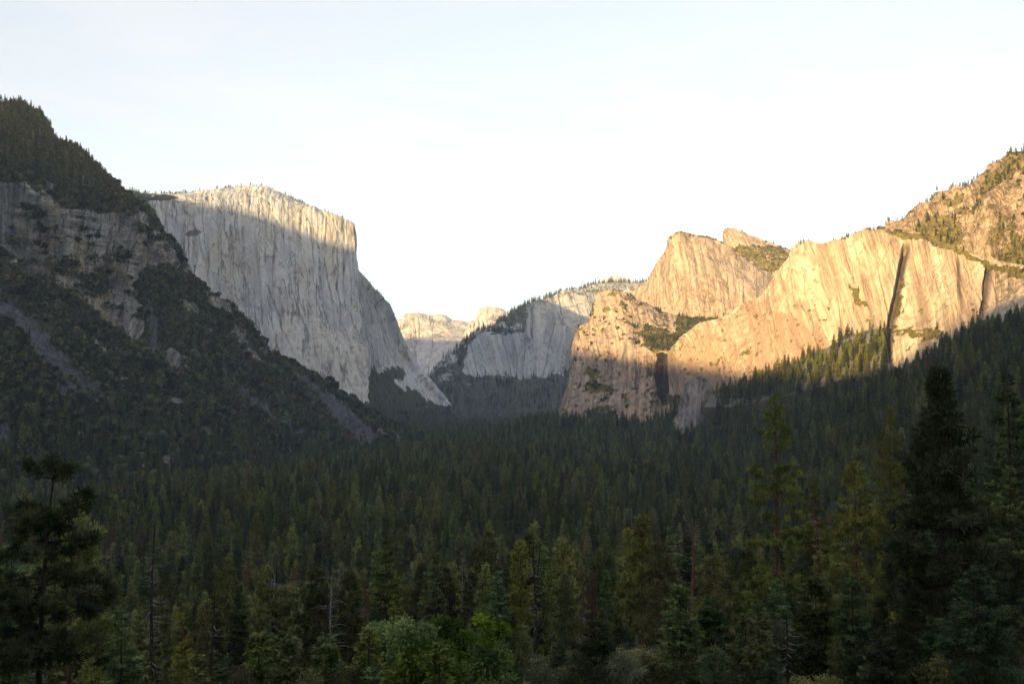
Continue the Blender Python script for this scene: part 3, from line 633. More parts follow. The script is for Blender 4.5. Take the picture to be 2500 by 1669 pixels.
oh = mesh_obj('hills', HG.reshape(-1, 3), grid_faces(*HG.shape[:2]), M_HILL, None, dict(veg=np.full(HG.shape[:2], 0.7)), True)
tag(oh, 'unseen wooded hills behind the viewpoint, crest shaped to shade the valley', 'hills', None, 'structure')

# ------------------------------------------------------------------ trees: mesh builders
def tubes(lines, sides=6):
    """lines: list of (points (n,3), radii (n,))"""
    Vs, Fs, off = [], [], 0
    for pts, rad in lines:
        pts = np.asarray(pts, float); rad = np.asarray(rad, float); n = len(pts)
        tg = np.gradient(pts, axis=0); tg /= np.linalg.norm(tg, axis=1, keepdims=True) + 1e-9
        ref = np.where(np.abs(tg[:, 2:3]) > 0.8, np.array([[1.0, 0, 0]]), np.array([[0, 0, 1.0]]))
        a = np.cross(tg, ref); a /= np.linalg.norm(a, axis=1, keepdims=True) + 1e-9
        b = np.cross(tg, a)
        k = sides if rad[0] > 0.12 else 3
        th = np.arange(k) / k * 2 * math.pi
        R = pts[:, None] + rad[:, None, None] * (np.cos(th)[None, :, None] * a[:, None] + np.sin(th)[None, :, None] * b[:, None])
        Vs.append(R.reshape(-1, 3))
        i = np.arange(n - 1)[:, None] * k; j = np.arange(k)[None]; j2 = (j + 1) % k
        Fs.append((np.stack([i + j, i + j2, i + k + j2, i + k + j], -1) + off).reshape(-1, 4))
        off += n * k
    return np.concatenate(Vs), np.concatenate(Fs)

def unit(v): return v / (np.linalg.norm(v, axis=-1, keepdims=True) + 1e-9)

def diamonds(c, d, nrm, l, w):
    """leaf shaped faces at c along d"""
    d = unit(d); s = unit(np.cross(d, nrm))
    l = np.broadcast_to(l, (len(c),))[:, None]; w = np.broadcast_to(w, (len(c),))[:, None]
    V = np.stack([c, c + d * l * 0.45 + s * w * 0.5, c + d * l, c + d * l * 0.45 - s * w * 0.5], 1)
    return V.reshape(-1, 3), np.arange(len(c) * 4).reshape(-1, 4)

def conifer(seed, H, R, cb=0.15, nbr=110, nbl=5000, bl=0.9, bw=0.28, droop=0.25, rise=0.15, pine=False, gap=0.0, tr=0.0, power=0.85, cl=5, bend=0.01, crook=0.0, baretop=0.0, spread=0.34, cone=False):
    g = np.random.default_rng(seed)
    tr = tr or H * 0.011
    zt = np.linspace(0, 1, 14)
    bx = bend * H * (zt ** 2) * math.cos(seed) + 0.004 * H * np.sin(zt * 5 + seed); by_ = bend * H * zt ** 2 * math.sin(seed) + 0.003 * H * np.cos(zt * 4 + seed)
    trunk = np.stack([bx - bx[0], by_ - by_[0], zt * H - 1.0 * (zt == 0)], -1)
    rad = tr * (1 - zt) ** 0.8 + 0.015 + tr * 0.35 * np.exp(-zt * 22)
    def axis(z):
        return np.stack([np.interp(z, trunk[:, 2], trunk[:, 0]), np.interp(z, trunk[:, 2], trunk[:, 1]), z], -1)
    t = np.sort(g.random(nbr) ** (0.9 if not pine else 1.0))
    t = np.clip(t + g.normal(0, 0.006, nbr), 0, 0.995)
    if gap: t = t[fbm(np.stack([t * 9, t * 0 + seed, t * 0], -1), 2, seed) > gap - 0.5]
    n = len(t)
    az = np.cumsum(np.full(n, 2.399)) + g.normal(0, 0.5, n)
    prof = (1 - t) ** power
    if pine and not cone: prof = np.minimum(1.0, (1 - t) ** 0.55 * 0.95) * (0.45 + 0.55 * smooth(0, 0.25, t))
    lob = 1 + 0.22 * fbm(np.stack([np.cos(az) * 1.2, np.sin(az) * 1.2, t * 7 + seed], -1), 2, seed + 5)
    L = R * prof * lob * (0.62 + 0.5 * g.random(n)) + 0.25
    el = -droop * (1 - t) + rise * 2.2 * t ** 1.5 + g.normal(0, 0.09, n)
    z0 = H * (cb + (1 - baretop - cb) * t)
    base = axis(z0)
    hd = np.stack([np.cos(az), np.sin(az), 0 * az], -1)
    lat = np.stack([-np.sin(az), np.cos(az), 0 * az], -1)
    def along(i, s):
        p = base[i] + hd[i] * (L[i] * s * np.cos(el[i]))[:, None]
        p[:, 2] += L[i] * (np.sin(el[i]) * s - (0.18 if not pine else 0.10) * s * s + (0.22 if not pine else 0.30) * s ** 3 * (0.4 + t[i]))
        return p
    wood = [(trunk, rad)]
    for i in range(n):
        if L[i] < 0.35 * R and not pine and i % 2: continue
        s = np.linspace(0, 0.92, 4); p = along(np.full(4, i), s)
        if crook: p[1:] += g.normal(0, crook * L[i], (3, 3))
        wood.append((p, np.linspace(0.035 + 0.012 * L[i], 0.012, 4)))
    # limbless stubs under the crown
    for i in range(int(10 + 20 * cb)):
        z = H * cb * g.uniform(0.25, 1.0); a = g.uniform(0, 6.28); l = g.uniform(0.3, 0.45 * R)
        b = axis(np.array([z]))[0]
        wood.append((np.array([b, b + [math.cos(a) * l * .6, math.sin(a) * l * .6, -0.05 * l], b + [math.cos(a) * l, math.sin(a) * l, -0.2 * l]]), [0.04, 0.025, 0.01]))
    wts = L ** 1.5 + 0.15 * R; wts /= wts.sum()
    bi = g.choice(n, nbl, p=wts)
    if pine:
        nc = cl
        cs = g.uniform(0.42, 1.03, (n, nc)); co_ = g.normal(0, 0.2, (n, nc))
        k = g.integers(0, nc, nbl)
        s = cs[bi, k]; c = along(bi, s) + lat[bi] * (co_[bi, k] * L[bi])[:, None]
        c[:, 2] += g.normal(0, 0.03, (n, nc))[bi, k] * L[bi]
        r = unit(g.normal(0, 1, (nbl, 3)) + hd[bi] * 0.5 + np.array([0, 0, 0.35]))
        c = c + r * (g.random(nbl) * bl * 0.55)[:, None]
        d = r
        nr = g.normal(0, 1, (nbl, 3))
        var = np.clip(0.40 + 0.36 * g.normal(0, 1, (n, nc))[bi, k] + 0.15 * g.normal(0, 1, nbl), 0, 1)
    else:
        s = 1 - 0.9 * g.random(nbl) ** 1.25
        c = along(bi, s)
        u = g.uniform(-1, 1, nbl)
        wd = spread * L[bi] * np.clip(1.12 - s, 0.1, 1)
        c = c + lat[bi] * (u * wd)[:, None]
        c[:, 2] += g.normal(0, 0.05, nbl) * L[bi] - np.abs(u) * wd * 0.25
        d = hd[bi] * 0.8 + lat[bi] * (np.sign(u) * 0.75)[:, None] + g.normal(0, 0.35, (nbl, 3)); d[:, 2] -= 0.18
        nr = np.array([0, 0, 1.0]) + g.normal(0, 0.55, (nbl, 3))
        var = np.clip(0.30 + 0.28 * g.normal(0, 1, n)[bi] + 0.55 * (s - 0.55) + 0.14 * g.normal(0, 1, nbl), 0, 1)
    V, Fc = diamonds(c, d, nr, bl * g.uniform(0.6, 1.25, nbl), bw * g.uniform(0.7, 1.3, nbl))
    return (V, Fc, np.repeat(var, 4)), tubes(wood, 8)

def snag(seed, H, r, nl=26, L=2.6, low=0.35, curve=0.5, fork=False, broken=True, bend=0.02):
    g = np.random.default_rng(seed)
    zt = np.linspace(0, 1, 16)
    tk = np.stack([bend * H * zt ** 1.3 * math.cos(seed) + 0.004 * H * np.sin(zt * 9 + seed), bend * H * zt * math.sin(seed * 2) + 0.003 * H * np.cos(zt * 7), zt * H - (zt == 0)], -1)
    rad = r * (1 - zt * (0.8 if broken else 0.95)) + 0.02
    limbs = []
    for i in range(nl):
        t = g.uniform(low, 0.97); a = i * 2.4 + g.normal(0, 0.5); l = L * (1.1 - 0.7 * t) * min(1.6, g.lognormal(-0.35, 0.55))
        z = t * H; b = np.array([np.interp(z, tk[:, 2], tk[:, 0]), np.interp(z, tk[:, 2], tk[:, 1]), z])
        s = np.linspace(0, 1, 6)
        hz = np.stack([np.cos(a + s * g.normal(0, .3)) * s * l, np.sin(a + s * g.normal(0, .3)) * s * l, curve * l * (-0.75 * s + 0.85 * s ** 2.4) * g.uniform(0.4, 1.3)], -1)
        p = b + hz; limbs.append((p, np.linspace(0.05 + r * 0.10, 0.014, 6)))
        for q in range(g.integers(1, 4)):
            m = g.integers(2, 5); e = p[m]; v = unit(g.normal(0, 1, 3) + hz[-1] / l) * l * g.uniform(0.15, 0.4)
            limbs.append((np.array([e, e + v * .5 + [0, 0, .05], e + v]), [0.022, 0.016, 0.008]))
    tr = [(tk, rad)]
    if fork:
        k = 9; p = tk[k:].copy(); s = np.linspace(0, 1, len(p)); p[:, 0] += 0.055 * H * s ** 0.7; p[:, 2] -= s * 0.03 * H
        tr.append((p, rad[k:] * 0.8))
    a, l_ = tubes(tr, 9), tubes(limbs, 5)
    return np.concatenate([a[0], l_[0]]), np.concatenate([a[1], l_[1] + len(a[0])]), np.r_[np.zeros(len(a[1])), np.ones(len(l_[1]))]

def broadleaf(seed, H, R, nblob=26, nl=9000, ll=0.3, lw=0.17, low=0.25, flat=0.75):
    g = np.random.default_rng(seed)
    cen = g.normal(0, 1, (nblob, 3)); cen = unit(cen) * (g.random((nblob, 1)) ** 0.45)
    cen = cen * [R * 0.82, R * 0.82, H * (1 - low) * 0.42] + [0, 0, H * (low + (1 - low) * 0.52)]
    br = R * g.uniform(0.20, 0.40, nblob)
    wts = br ** 2 / (br ** 2).sum()
    bi = g.choice(nblob, nl, p=wts)
    r = unit(g.normal(0, 1, (nl, 3))); rr = br[bi] * (g.random(nl) ** 0.35) * (1 + 0.35 * g.normal(0, 0.5, nl))
    c = cen[bi] + r * rr[:, None] * [1, 1, flat]
    d = unit(r + g.normal(0, 0.7, (nl, 3))); nr = np.array([0, 0, 0.8]) + g.normal(0, 0.7, (nl, 3))
    V, Fc = diamonds(c, d, nr, ll * g.uniform(0.6, 1.3, nl), lw * g.uniform(0.7, 1.3, nl))
    var = np.clip(0.4 + 0.25 * g.normal(0, 1, nblob)[bi] + 0.2 * g.normal(0, 1, nl), 0, 1)
    lines = [(np.array([[0, 0, -1.0], [0.05 * R, 0, H * low * 0.6], [0.02 * R, 0.05 * R, H * (low + 0.2)]]), [H * 0.028, H * 0.022, H * 0.014])]
    for i in range(nblob):
        b = np.array([0.03 * R, 0.03 * R, H * g.uniform(low * 0.5, low + 0.15)]); m = (b + cen[i]) / 2 + g.normal(0, 0.12 * R, 3)
        lines.append((np.array([b, m, cen[i] + g.normal(0, 0.1 * R, 3)]), [H * 0.011, H * 0.007, 0.012]))
    return (V, Fc, np.repeat(var, 4)), tubes(lines, 7)

def empty(name, loc, rz=0.0, s=1.0):
    o = bpy.data.objects.new(name, None); COL.objects.link(o)
    o.empty_display_size = 1; o.location = loc; o.rotation_euler = (0, 0, rz); o.scale = (s, s, s)
    return o

def build_tree(name, leaf, wood, lm, bm, loc, rz=0.0):
    r = empty(name, loc, rz)
    mesh_obj('crown', leaf[0], leaf[1], lm, r, dict(var=leaf[2]))
    mesh_obj('trunk', wood[0], wood[1], bm, r, None, True)
    return r

def copy_tree(root, loc, rz, s):
    c = root.copy(); COL.objects.link(c); c.location = loc; c.rotation_euler = (0, 0, rz); c.scale = s
    for ch in root.children:
        k = ch.copy(); COL.objects.link(k); k.parent = c
    return c

def gz(x, y): return float(ground(np.array([x]), np.array([y]))[0])
def spot(px, d):
    """place on the ground at forward distance d under column px"""
    x = U(px, 1300.0, float(d))[0]
    return x, float(d), gz(x, d)
def topz(py, d): return U(CX, float(py), float(d))[2]

# ------------------------------------------------------------------ the trees that stand out at the front
HERO = []   # (px, py, d, reference phrase)
def hero(kind, px, py, d, label, cat='tree', ref=None, dx=0, **kw):
    x, y, z = spot(px, d)
    z -= 0.3
    H = max(3.0, topz(py, d) - z)
    seed = kw.pop('seed', int(px * 7 + py))
    rz = (seed * 1.7) % 6.28
    if kind in ('pine', 'fir'):
        R = kw.pop('wpx') / 2 / F * d
        lm = kw.pop('lm', L_PINE if kind == 'pine' else L_FIR); bm = kw.pop('bm', B_RED if kind == 'pine' else B_BROWN)
        lf, wd = conifer(seed, H, R, pine=kind == 'pine', **kw)
        r = build_tree(kind + '_tree', lf, wd, lm, bm, (x, y, z), rz)
    elif kind == 'snag':
        lim = kw.pop('lim', B_GREY); bm = kw.pop('bm', B_DARK)
        sv, sf, sm = snag(seed, H, kw.pop('r'), **kw)
        r = empty('dead_tree', (x, y, z)); mesh_obj('trunk', sv, sf, bm, r, None, True, [lim], sm)
    else:
        R = kw.pop('wpx') / 2 / F * d
        lm = kw.pop('lm', L_OAK); bm = kw.pop('bm', B_DARK)
        lf, wd = broadleaf(seed, H, R, **kw)
        r = build_tree(kind, lf, wd, lm, bm, (x, y, z), rz)
    tag(r, label, cat)
    if ref: HERO.append((px, py, d, ref))
    return r

hero('pine', 1893, 938, 205, 'tallest pine with a thin bare crooked top and long reddish trunk', ref='the tallest pine with the bare top', wpx=235, cb=0.14, nbr=140, nbl=27000, bl=0.85, bw=0.20, droop=0.22, cl=6, gap=0.18, baretop=0.05, cone=True, tr=0.55, crook=0.03, power=0.7, seed=11)
hero('pine', 2300, 905, 82, 'big dark pine at the right with an open view of its red trunk', ref='the big dark pine at the right', wpx=430, cb=0.02, nbr=190, nbl=48000, cone=True, power=0.95, bl=0.62, bw=0.12, droop=0.12, rise=0.25, cl=7, tr=0.2, lm=L_DEEP, bm=B_BROWN, seed=4)
hero('pine', 2176, 998, 150, 'slim yellow-green pine with a pointed top beside the big dark pine', ref='the slim yellow-green pine', wpx=170, cb=0.1, nbr=130, nbl=16000, cone=True, power=0.8, bl=0.55, bw=0.14, cl=6, lm=L_YEL, tr=0.3, seed=23)
hero('pine', 2091, 1134, 120, 'full bushy pine with a pointed spire in front of the slim yellow-green pine', ref='the bushy spired pine', wpx=260, cb=0.06, nbr=130, nbl=24000, cone=True, power=0.75, bl=0.48, bw=0.11, cl=7, rise=0.22, tr=0.28, seed=31)
hero('fir', 2096, 1062, 235, 'dark conical fir rising behind the bushy spired pine', ref='the dark conical fir', wpx=200, cb=0.1, nbr=150, nbl=13000, bl=0.9, bw=0.24, lm=L_DEEP, seed=37)
hero('fir', 1994, 1170, 172, 'narrow cedar with a green tuft over a strip of dead brown boughs', ref='the cedar with dead brown boughs', wpx=85, cb=0.55, nbr=60, nbl=4500, bl=0.5, bw=0.16, lm=L_YEL, bm=B_RED, tr=0.42, seed=41)
hero('fir', 1999, 1262, 168, 'dead cedar draped in brown drooping boughs', wpx=44, cb=0.25, nbr=90, nbl=3200, bl=0.6, bw=0.12, droop=1.1, lm=L_TAN, bm=B_RED, tr=0.35, seed=43)
hero('fir', 2466, 1134, 112, 'young fir with a light pointed top near the right edge', ref='the light-topped fir at the right edge', wpx=180, cb=0.06, nbr=120, nbl=12000, bl=0.5, bw=0.14, seed=47)
hero('fir', 2470, 915, 128, 'broad very dark fir standing at the right edge of the forest', ref='the broad dark fir at the right edge', wpx=330, cb=0.05, nbr=150, nbl=16000, bl=0.75, bw=0.2, lm=L_DEEP, seed=53)
hero('snag', 1687, 1275, 150, 'leaning dead trunk with a pale grey top and a reddish lower half', ref='the leaning grey-topped dead trunk', r=0.42, nl=18, L=3.0, low=0.3, curve=0.4, bm=B_RED, bend=0.06, seed=20)
hero('pine', 1741, 1362, 138, 'mid green pine with a rounded top to the right of the leaning dead trunk', ref='the round-topped mid green pine', wpx=170, cb=0.08, nbr=100, nbl=15000, bl=0.5, bw=0.13, cl=6, seed=59)
hero('pine', 1610, 1330, 185, 'dense pine close on the left of the leaning dead trunk', wpx=150, cb=0.1, nbr=110, nbl=13000, bl=0.6, bw=0.15, cl=6, seed=61)
hero('fir', 1894, 1412, 122, 'small pointed bright green conifer at the foot of the tallest pine', ref='the small bright conifer', wpx=120, cb=0.03, nbr=110, nbl=9000, bl=0.45, bw=0.14, seed=67, lm=L_DEEP)
hero('oak_tree', 1870, 1455, 100, 'grey-green oak with leafy rounded crown in front of the tallest pine', ref='the grey-green oak', wpx=150, nblob=20, nl=7000, ll=0.3, lw=0.15, lm=L_GREY, low=0.2, seed=71)
hero('oak_tree', 1950, 1510, 92, 'grey-leaved oak growing round a pale curved bare-limbed stem', wpx=160, nblob=18, nl=6500, ll=0.28, lw=0.14, lm=L_GREY, low=0.25, seed=73)
hero('snag', 1917, 1500, 88, 'small dead stem with pale curved upturned limbs among grey leaves', r=0.16, nl=16, L=2.2, low=0.1, curve=0.9, seed=77)
hero('pine', 1741, 1588, 80, 'short bluish young pine at the bottom below the grey-green oak', wpx=95, cb=0.02, nbr=60, nbl=6000, bl=0.4, bw=0.09, cl=5, lm=L_DEEP, seed=79)
hero('oak_tree', 1110, 1482, 104, 'bright green oak with a domed crown at the bottom', ref='the bright green domed oak', wpx=130, nblob=24, nl=9000, ll=0.42, lw=0.26, seed=83)
hero('oak_tree', 1200, 1478, 108, 'bright green oak with two rounded lobes right of the domed oak', ref='the two-lobed bright oak', wpx=130, nblob=22, nl=9000, ll=0.42, lw=0.26, seed=89)
hero('oak_tree', 975, 1490, 100, 'wide bright green oak beside the small rusty dead conifer', ref='the wide bright oak', wpx=190, nblob=30, nl=12000, ll=0.42, lw=0.26, seed=97)
hero('oak_tree', 1050, 1560, 84, 'low leafy green oak filling the bottom between the taller oaks', wpx=230, nblob=30, nl=12000, ll=0.36, lw=0.22, low=0.1, seed=101)
hero('oak_tree', 1190, 1580, 80, 'low spreading oak under the two-lobed bright oak', wpx=190, nblob=26, nl=10000, ll=0.36, lw=0.22, low=0.1, seed=103)
hero('snag', 1309, 1321, 160, 'forked dead tree with many pale upcurved bare limbs', ref='the forked dead tree', r=0.36, nl=44, L=4.2, low=0.25, curve=0.75, fork=True, seed=22)
hero('snag', 1420, 1395, 145, 'straight dark dead pole with few limbs', ref='the straight dark pole', r=0.3, nl=16, L=2.2, low=0.2, curve=0.4, bm=B_BROWN, seed=26)
hero('snag', 1553, 1240, 245, 'whitish bare snag with curled stubs standing among pines', ref='the whitish snag', r=0.34, nl=18, L=2.2, low=0.5, curve=0.9, bm=B_GREY, bend=0.035, seed=28)
hero('pine', 676, 1362, 127, 'dark pine with flat leafy top and long pale drooping bare limbs', ref='the flat-topped pine with pale limbs', wpx=150, cb=0.55, nbr=52, nbl=9500, bl=0.5, bw=0.13, droop=0.35, cl=4, gap=0.42, tr=0.36, bm=B_DARK, crook=0.05, seed=33)
hero('snag', 672, 1400, 126.4, 'pale curved dead limbs hanging along the flat-topped pine', r=0.3, nl=42, L=3.9, low=0.25, curve=1.0, seed=35)
hero('pine', 773, 1392, 140, 'olive pine close left of two dark bare trunks', ref='the olive pine', wpx=120, cb=0.12, nbr=90, nbl=12000, bl=0.55, bw=0.15, cl=5, droop=0.3, seed=39)
hero('snag', 796, 1424, 120, 'dark bare trunk without a crown beside the olive pine', r=0.28, nl=14, L=2.0, low=0.2, curve=0.5, seed=45)
hero('snag', 809, 1383, 132, 'thin grey snag with arched limbs touching the dark bare trunk', ref='the thin grey snag with arched limbs', r=0.2, nl=40, L=3.4, low=0.2, curve=-0.55, bm=B_GREY, seed=49)
hero('fir', 895, 1440, 170, 'small narrow rusty dead conifer by the wide bright oak', ref='the small rusty conifer', wpx=27, cb=0.04, nbr=80, nbl=2600, bl=0.5, bw=0.16, droop=0.7, lm=L_DEAD, seed=51)
hero('snag', 375, 1280, 142, 'tall thin dead tree with pale twiggy limbs and no needles', ref='the tall thin dead tree', r=0.36, nl=46, L=3.6, low=0.3, curve=0.45, seed=55)
hero('snag', 519, 1450, 122, 'plain dark dead trunk with a crooked low limb', ref='the plain dark trunk', r=0.3, nl=9, L=2.8, low=0.15, curve=0.8, seed=57)
hero('pine', 450, 1465, 128, 'light green open pine with tufted clumps', ref='the light tufted pine', wpx=75, cb=0.1, nbr=40, nbl=5200, bl=0.42, bw=0.12, cl=3, gap=0.4, lm=L_YEL, seed=63)
hero('pine', 104, 1125, 56, 'large shadowy pine at the left edge with a bare dark trunk below its crown', ref='the shadowy pine at the left edge', wpx=400, cb=0.48, nbr=80, nbl=30000, bl=0.42, bw=0.085, cl=7, droop=0.12, tr=0.25, lm=L_DEEP, bm=B_DARK, crook=0.05, gap=0.25, bend=0.03, seed=70)
hero('fir', -40, 1290, 60, 'dark bushy fir cut off by the left edge behind the shadowy pine', wpx=420, cb=0.03, nbr=150, nbl=26000, bl=0.5, bw=0.13, lm=L_DEEP, seed=66)
hero('pine', 183, 1228, 78, 'bushy olive pine beside the shadowy left-edge pine', ref='the bushy olive pine', wpx=290, cb=0.08, nbr=90, nbl=22000, bl=0.45, bw=0.10, cl=7, seed=69)
hero('fir', 30, 1330, 66, 'low dark fir under the shadowy left-edge pine', wpx=300, cb=0.03, nbr=110, nbl=13000, bl=0.45, bw=0.12, lm=L_DEEP, seed=72)
hero('fir', 300, 1490, 76, 'dim young fir right of the bushy olive pine', wpx=170, cb=0.02, nbr=100, nbl=9000, bl=0.4, bw=0.11, lm=L_DEEP, seed=74)
hero('fir', 1660, 1440, 128, 'dark green young fir before the leaning dead trunk', wpx=130, cb=0.03, nbr=100, nbl=8000, bl=0.45, bw=0.12, seed=76)
hero('fir', 2080, 1400, 92, 'deep green young fir at the foot of the bushy spired pine', wpx=200, cb=0.02, nbr=110, nbl=12000, bl=0.42, bw=0.11, lm=L_DEEP, seed=78)
hero('fir', 2380, 1380, 70, 'very dark low fir before the big dark pine', wpx=300, cb=0.02, nbr=110, nbl=14000, bl=0.4, bw=0.1, lm=L_DEEP, seed=82)
hero('fir', 2150, 1560, 72, 'dark young fir at the bottom under the big dark pine', wpx=230, cb=0.02, nbr=100, nbl=12000, bl=0.36, bw=0.1, lm=L_DEEP, seed=84)
for px, py, d, wd, lab in [(1330, 1575, 80, 180, 'grey-green shrub with fine leaves below the forked dead tree'), (1430, 1600, 76, 170, 'grey-green shrub at the foot of the straight dark pole'),
        (1530, 1570, 82, 150, 'tall grey-green shrub between the straight pole and leaning trunk'), (1250, 1625, 70, 170, 'low olive shrub right of the low spreading oak'), (1600, 1620, 72, 150, 'dull green shrub left of the bluish young pine'),
        (880, 1590, 80, 170, 'leafy dark shrub under the wide bright oak'), (740, 1610, 78, 170, 'dark shrub around the foot of the olive pine'), (600, 1600, 84, 150, 'dark shrub between the plain dark trunk and the flat-topped pine'), (430, 1610, 78, 170, 'dusky shrub at the foot of the tall thin dead tree'), (1820, 1625, 70, 150, 'grey shrub at the bottom below the grey-green oak'), (1980, 1640, 68, 150, 'dark shrub below the pale curved dead stem')]:
    hero('shrub', px, py, d, lab, 'shrub', wpx=wd, nblob=24, nl=8000, ll=0.2, lw=0.09, lm=L_GREY if 'grey' in lab else L_BRUSH, low=0.05)

ORD = ['first', 'second', 'third', 'fourth', 'fifth', 'sixth', 'seventh', 'eighth', 'ninth', 'tenth', 'eleventh', 'twelfth', 'thirteenth', 'fourteenth', 'fifteenth', 'sixteenth', 'seventeenth', 'eighteenth']
UNDER = []
gU = np.random.default_rng(77)
for q in range(9000):
    y_ = gU.uniform(66, 265); px_ = gU.uniform(20, 2480); h_ = gU.uniform(4, 12)
    x_, _, z_ = spot(px_, y_)
    _, py_ = proj(np.array([x_, y_, z_ + h_]))
    lim = 1480 if 560 < px_ < 1640 else 1380
    if py_ < lim or py_ > 1650: continue
    if any(math.hypot(x_ - a, y_ - b_) < 4.4 for a, b_, *_ in UNDER): continue
    UNDER.append((x_, y_, z_, h_, px_, py_))
UNDER = [UNDER[q] for q in range(min(len(UNDER), 235))]
_y = [broadleaf(404, 9, 7.2, 22, 4200, 0.75, 0.45, low=0.02), broadleaf(405, 9, 8.2, 24, 4200, 0.75, 0.42, low=0.02), conifer(401, 9, 2.6, 0.02, 90, 5200, 0.5, 0.16, tr=0.12), conifer(402, 9, 2.2, 0.02, 80, 5200, 0.45, 0.14, pine=True, cl=5, tr=0.12), conifer(403, 9, 2.9, 0.02, 90, 5200, 0.5, 0.17, power=0.7, tr=0.12)]
YOUNG = []
for (lf, wd), lm, nm in zip(_y, (L_BRUSH, L_GREY, L_FIR, L_PINE, L_DEEP), ('shrub', 'shrub', 'young_fir', 'young_pine', 'young_fir')): YOUNG.append((lf, wd, lm, nm))
_made = {}
UL = {}
for q, (x_, y_, z_, h_, px_, py_) in enumerate(UNDER):
    k = int(gU.choice(5, p=[.16, .16, .26, .18, .24])); h_ = h_ * 0.42 if k < 2 else h_; lf, wd, lm, nm = YOUNG[k]
    rz = float(gU.uniform(0, 6.28)); s_ = h_ / 9
    hh = min(HERO, key=lambda h: abs(h[0] - px_))
    what = ('low olive shrub', 'low grey-green shrub', 'young green fir', 'young olive pine', 'young deep green fir')[k]
    side = 'right' if px_ > hh[0] else 'left'
    if k not in _made:
        r = build_tree(nm, lf, wd, lm, B_BROWN, (x_, y_, z_ - .2), rz); r.scale = (s_,) * 3; _made[k] = r
    else: r = copy_tree(_made[k], (x_, y_, z_ - .2), rz, (s_,) * 3)
    tag(r, what, 'shrub' if k < 2 else 'tree', 'shrubs of the undergrowth' if k < 2 else 'young trees of the undergrowth')
    UL.setdefault((what, side, hh[3]), []).append((abs(px_ - hh[0]), r))
for (what, side, ref), lst in UL.items():
    lst.sort(key=lambda u: u[0])
    for q, (_, r) in enumerate(lst): r['label'] = (ORD[q] + ' ' if len(lst) > 1 else '') + what + ' ' + side + ' of ' + ref

# ------------------------------------------------------------------ the forest: kinds
def proto(kind, lf, wd, lm, bm): return (kind, lf, wd, lm, bm)
KINDS = [
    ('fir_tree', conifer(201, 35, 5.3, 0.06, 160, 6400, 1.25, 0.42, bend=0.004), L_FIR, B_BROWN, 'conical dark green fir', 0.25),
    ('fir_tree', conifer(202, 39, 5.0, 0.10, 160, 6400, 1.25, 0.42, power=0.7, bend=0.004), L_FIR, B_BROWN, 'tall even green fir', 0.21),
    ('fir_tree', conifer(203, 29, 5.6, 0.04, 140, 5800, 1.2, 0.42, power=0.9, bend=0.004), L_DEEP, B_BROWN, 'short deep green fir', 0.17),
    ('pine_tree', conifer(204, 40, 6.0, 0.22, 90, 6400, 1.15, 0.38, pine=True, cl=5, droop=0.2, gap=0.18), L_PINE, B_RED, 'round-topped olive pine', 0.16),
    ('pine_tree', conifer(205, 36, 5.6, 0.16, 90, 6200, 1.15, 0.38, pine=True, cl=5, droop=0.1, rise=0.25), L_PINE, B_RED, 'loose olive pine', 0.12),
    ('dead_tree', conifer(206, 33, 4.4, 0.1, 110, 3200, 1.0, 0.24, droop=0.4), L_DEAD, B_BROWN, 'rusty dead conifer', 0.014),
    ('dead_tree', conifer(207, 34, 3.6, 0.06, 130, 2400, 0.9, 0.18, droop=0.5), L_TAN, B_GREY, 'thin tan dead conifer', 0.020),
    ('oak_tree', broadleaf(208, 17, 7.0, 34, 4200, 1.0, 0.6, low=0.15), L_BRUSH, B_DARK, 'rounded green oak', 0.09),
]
KINDS.append(('fir_tree', conifer(209, 34, 5.6, 0.06, 150, 6000, 1.25, 0.44, power=0.8), L_SUN, B_BROWN, 'sunlit-tinted yellow-green fir', 0.006))
PW = np.array([k[5] for k in KINDS]); PW = PW / PW.sum()

def forest_points():
    pts = []
    for y0, y1, s in ((100, 200, 9.0), (200, 900, 11.0), (900, 1700, 11.6), (1700, 3000, 12.6), (3000, 4900, 15.0)):
        ys = np.arange(y0, y1, s); xs = np.arange(-1100, 1300, s)
        X, Y = np.meshgrid(xs, ys); X = X + ((np.arange(len(ys)) % 2) * s / 2)[:, None]
        X = X + RNG.uniform(-0.45, 0.45, X.shape) * s; Y = Y + RNG.uniform(-0.45, 0.45, Y.shape) * s
        pts.append(np.stack([X.ravel(), Y.ravel()], -1))
    p = np.concatenate(pts); x, y = p[:, 0], p[:, 1]
    toe = np.interp(y, [200, 804, 1127, 1500, 1950, 2300, 2700, 3750, 4400], [-560, -590, -620, -610, -545, -445, -300, -560, -330])
    xc = np.interp(y, np.r_[CFY, 3400, 4600], np.r_[CFX, 140, 330])
    keep = (np.abs(x) < 0.60 * y + 95) & ((y > 200) | (np.abs(x) > 0.565 * y)) & (x > toe + 5) & (x < xc - 8)
    keep &= fbm(np.stack([x / 70, y / 70, 0 * x], -1), 3, 401) > -0.34
    return p[keep]
FP = forest_points()
FZ = ground(FP[:, 0], FP[:, 1]) - 0.4
n = len(FP)
dist_noise = fbm(np.stack([FP[:, 0] / 90, FP[:, 1] / 90, np.zeros(n)], -1), 3, 411)
FK = RNG.choice(len(KINDS), n, p=PW)
clump = fbm(np.stack([FP[:, 0] / 60, FP[:, 1] / 100, np.zeros(n)], -1), 2, 421)
FK = np.where((clump > 0.52) & (RNG.random(n) < 0.4) & (FP[:, 1] > 500), 5, FK)
FS = np.clip(0.86 + 0.30 * dist_noise + RNG.normal(0, 0.2, n), 0.38, 1.3)
FS *= np.interp(FP[:, 1], [200, 450, 3000, 5000], [0.72, 0.92, 1.0, 0.9])
_toe = np.interp(FP[:, 1], [1127, 1500, 1950, 2300, 2700, 3750], [-620, -610, -545, -445, -300, -560])
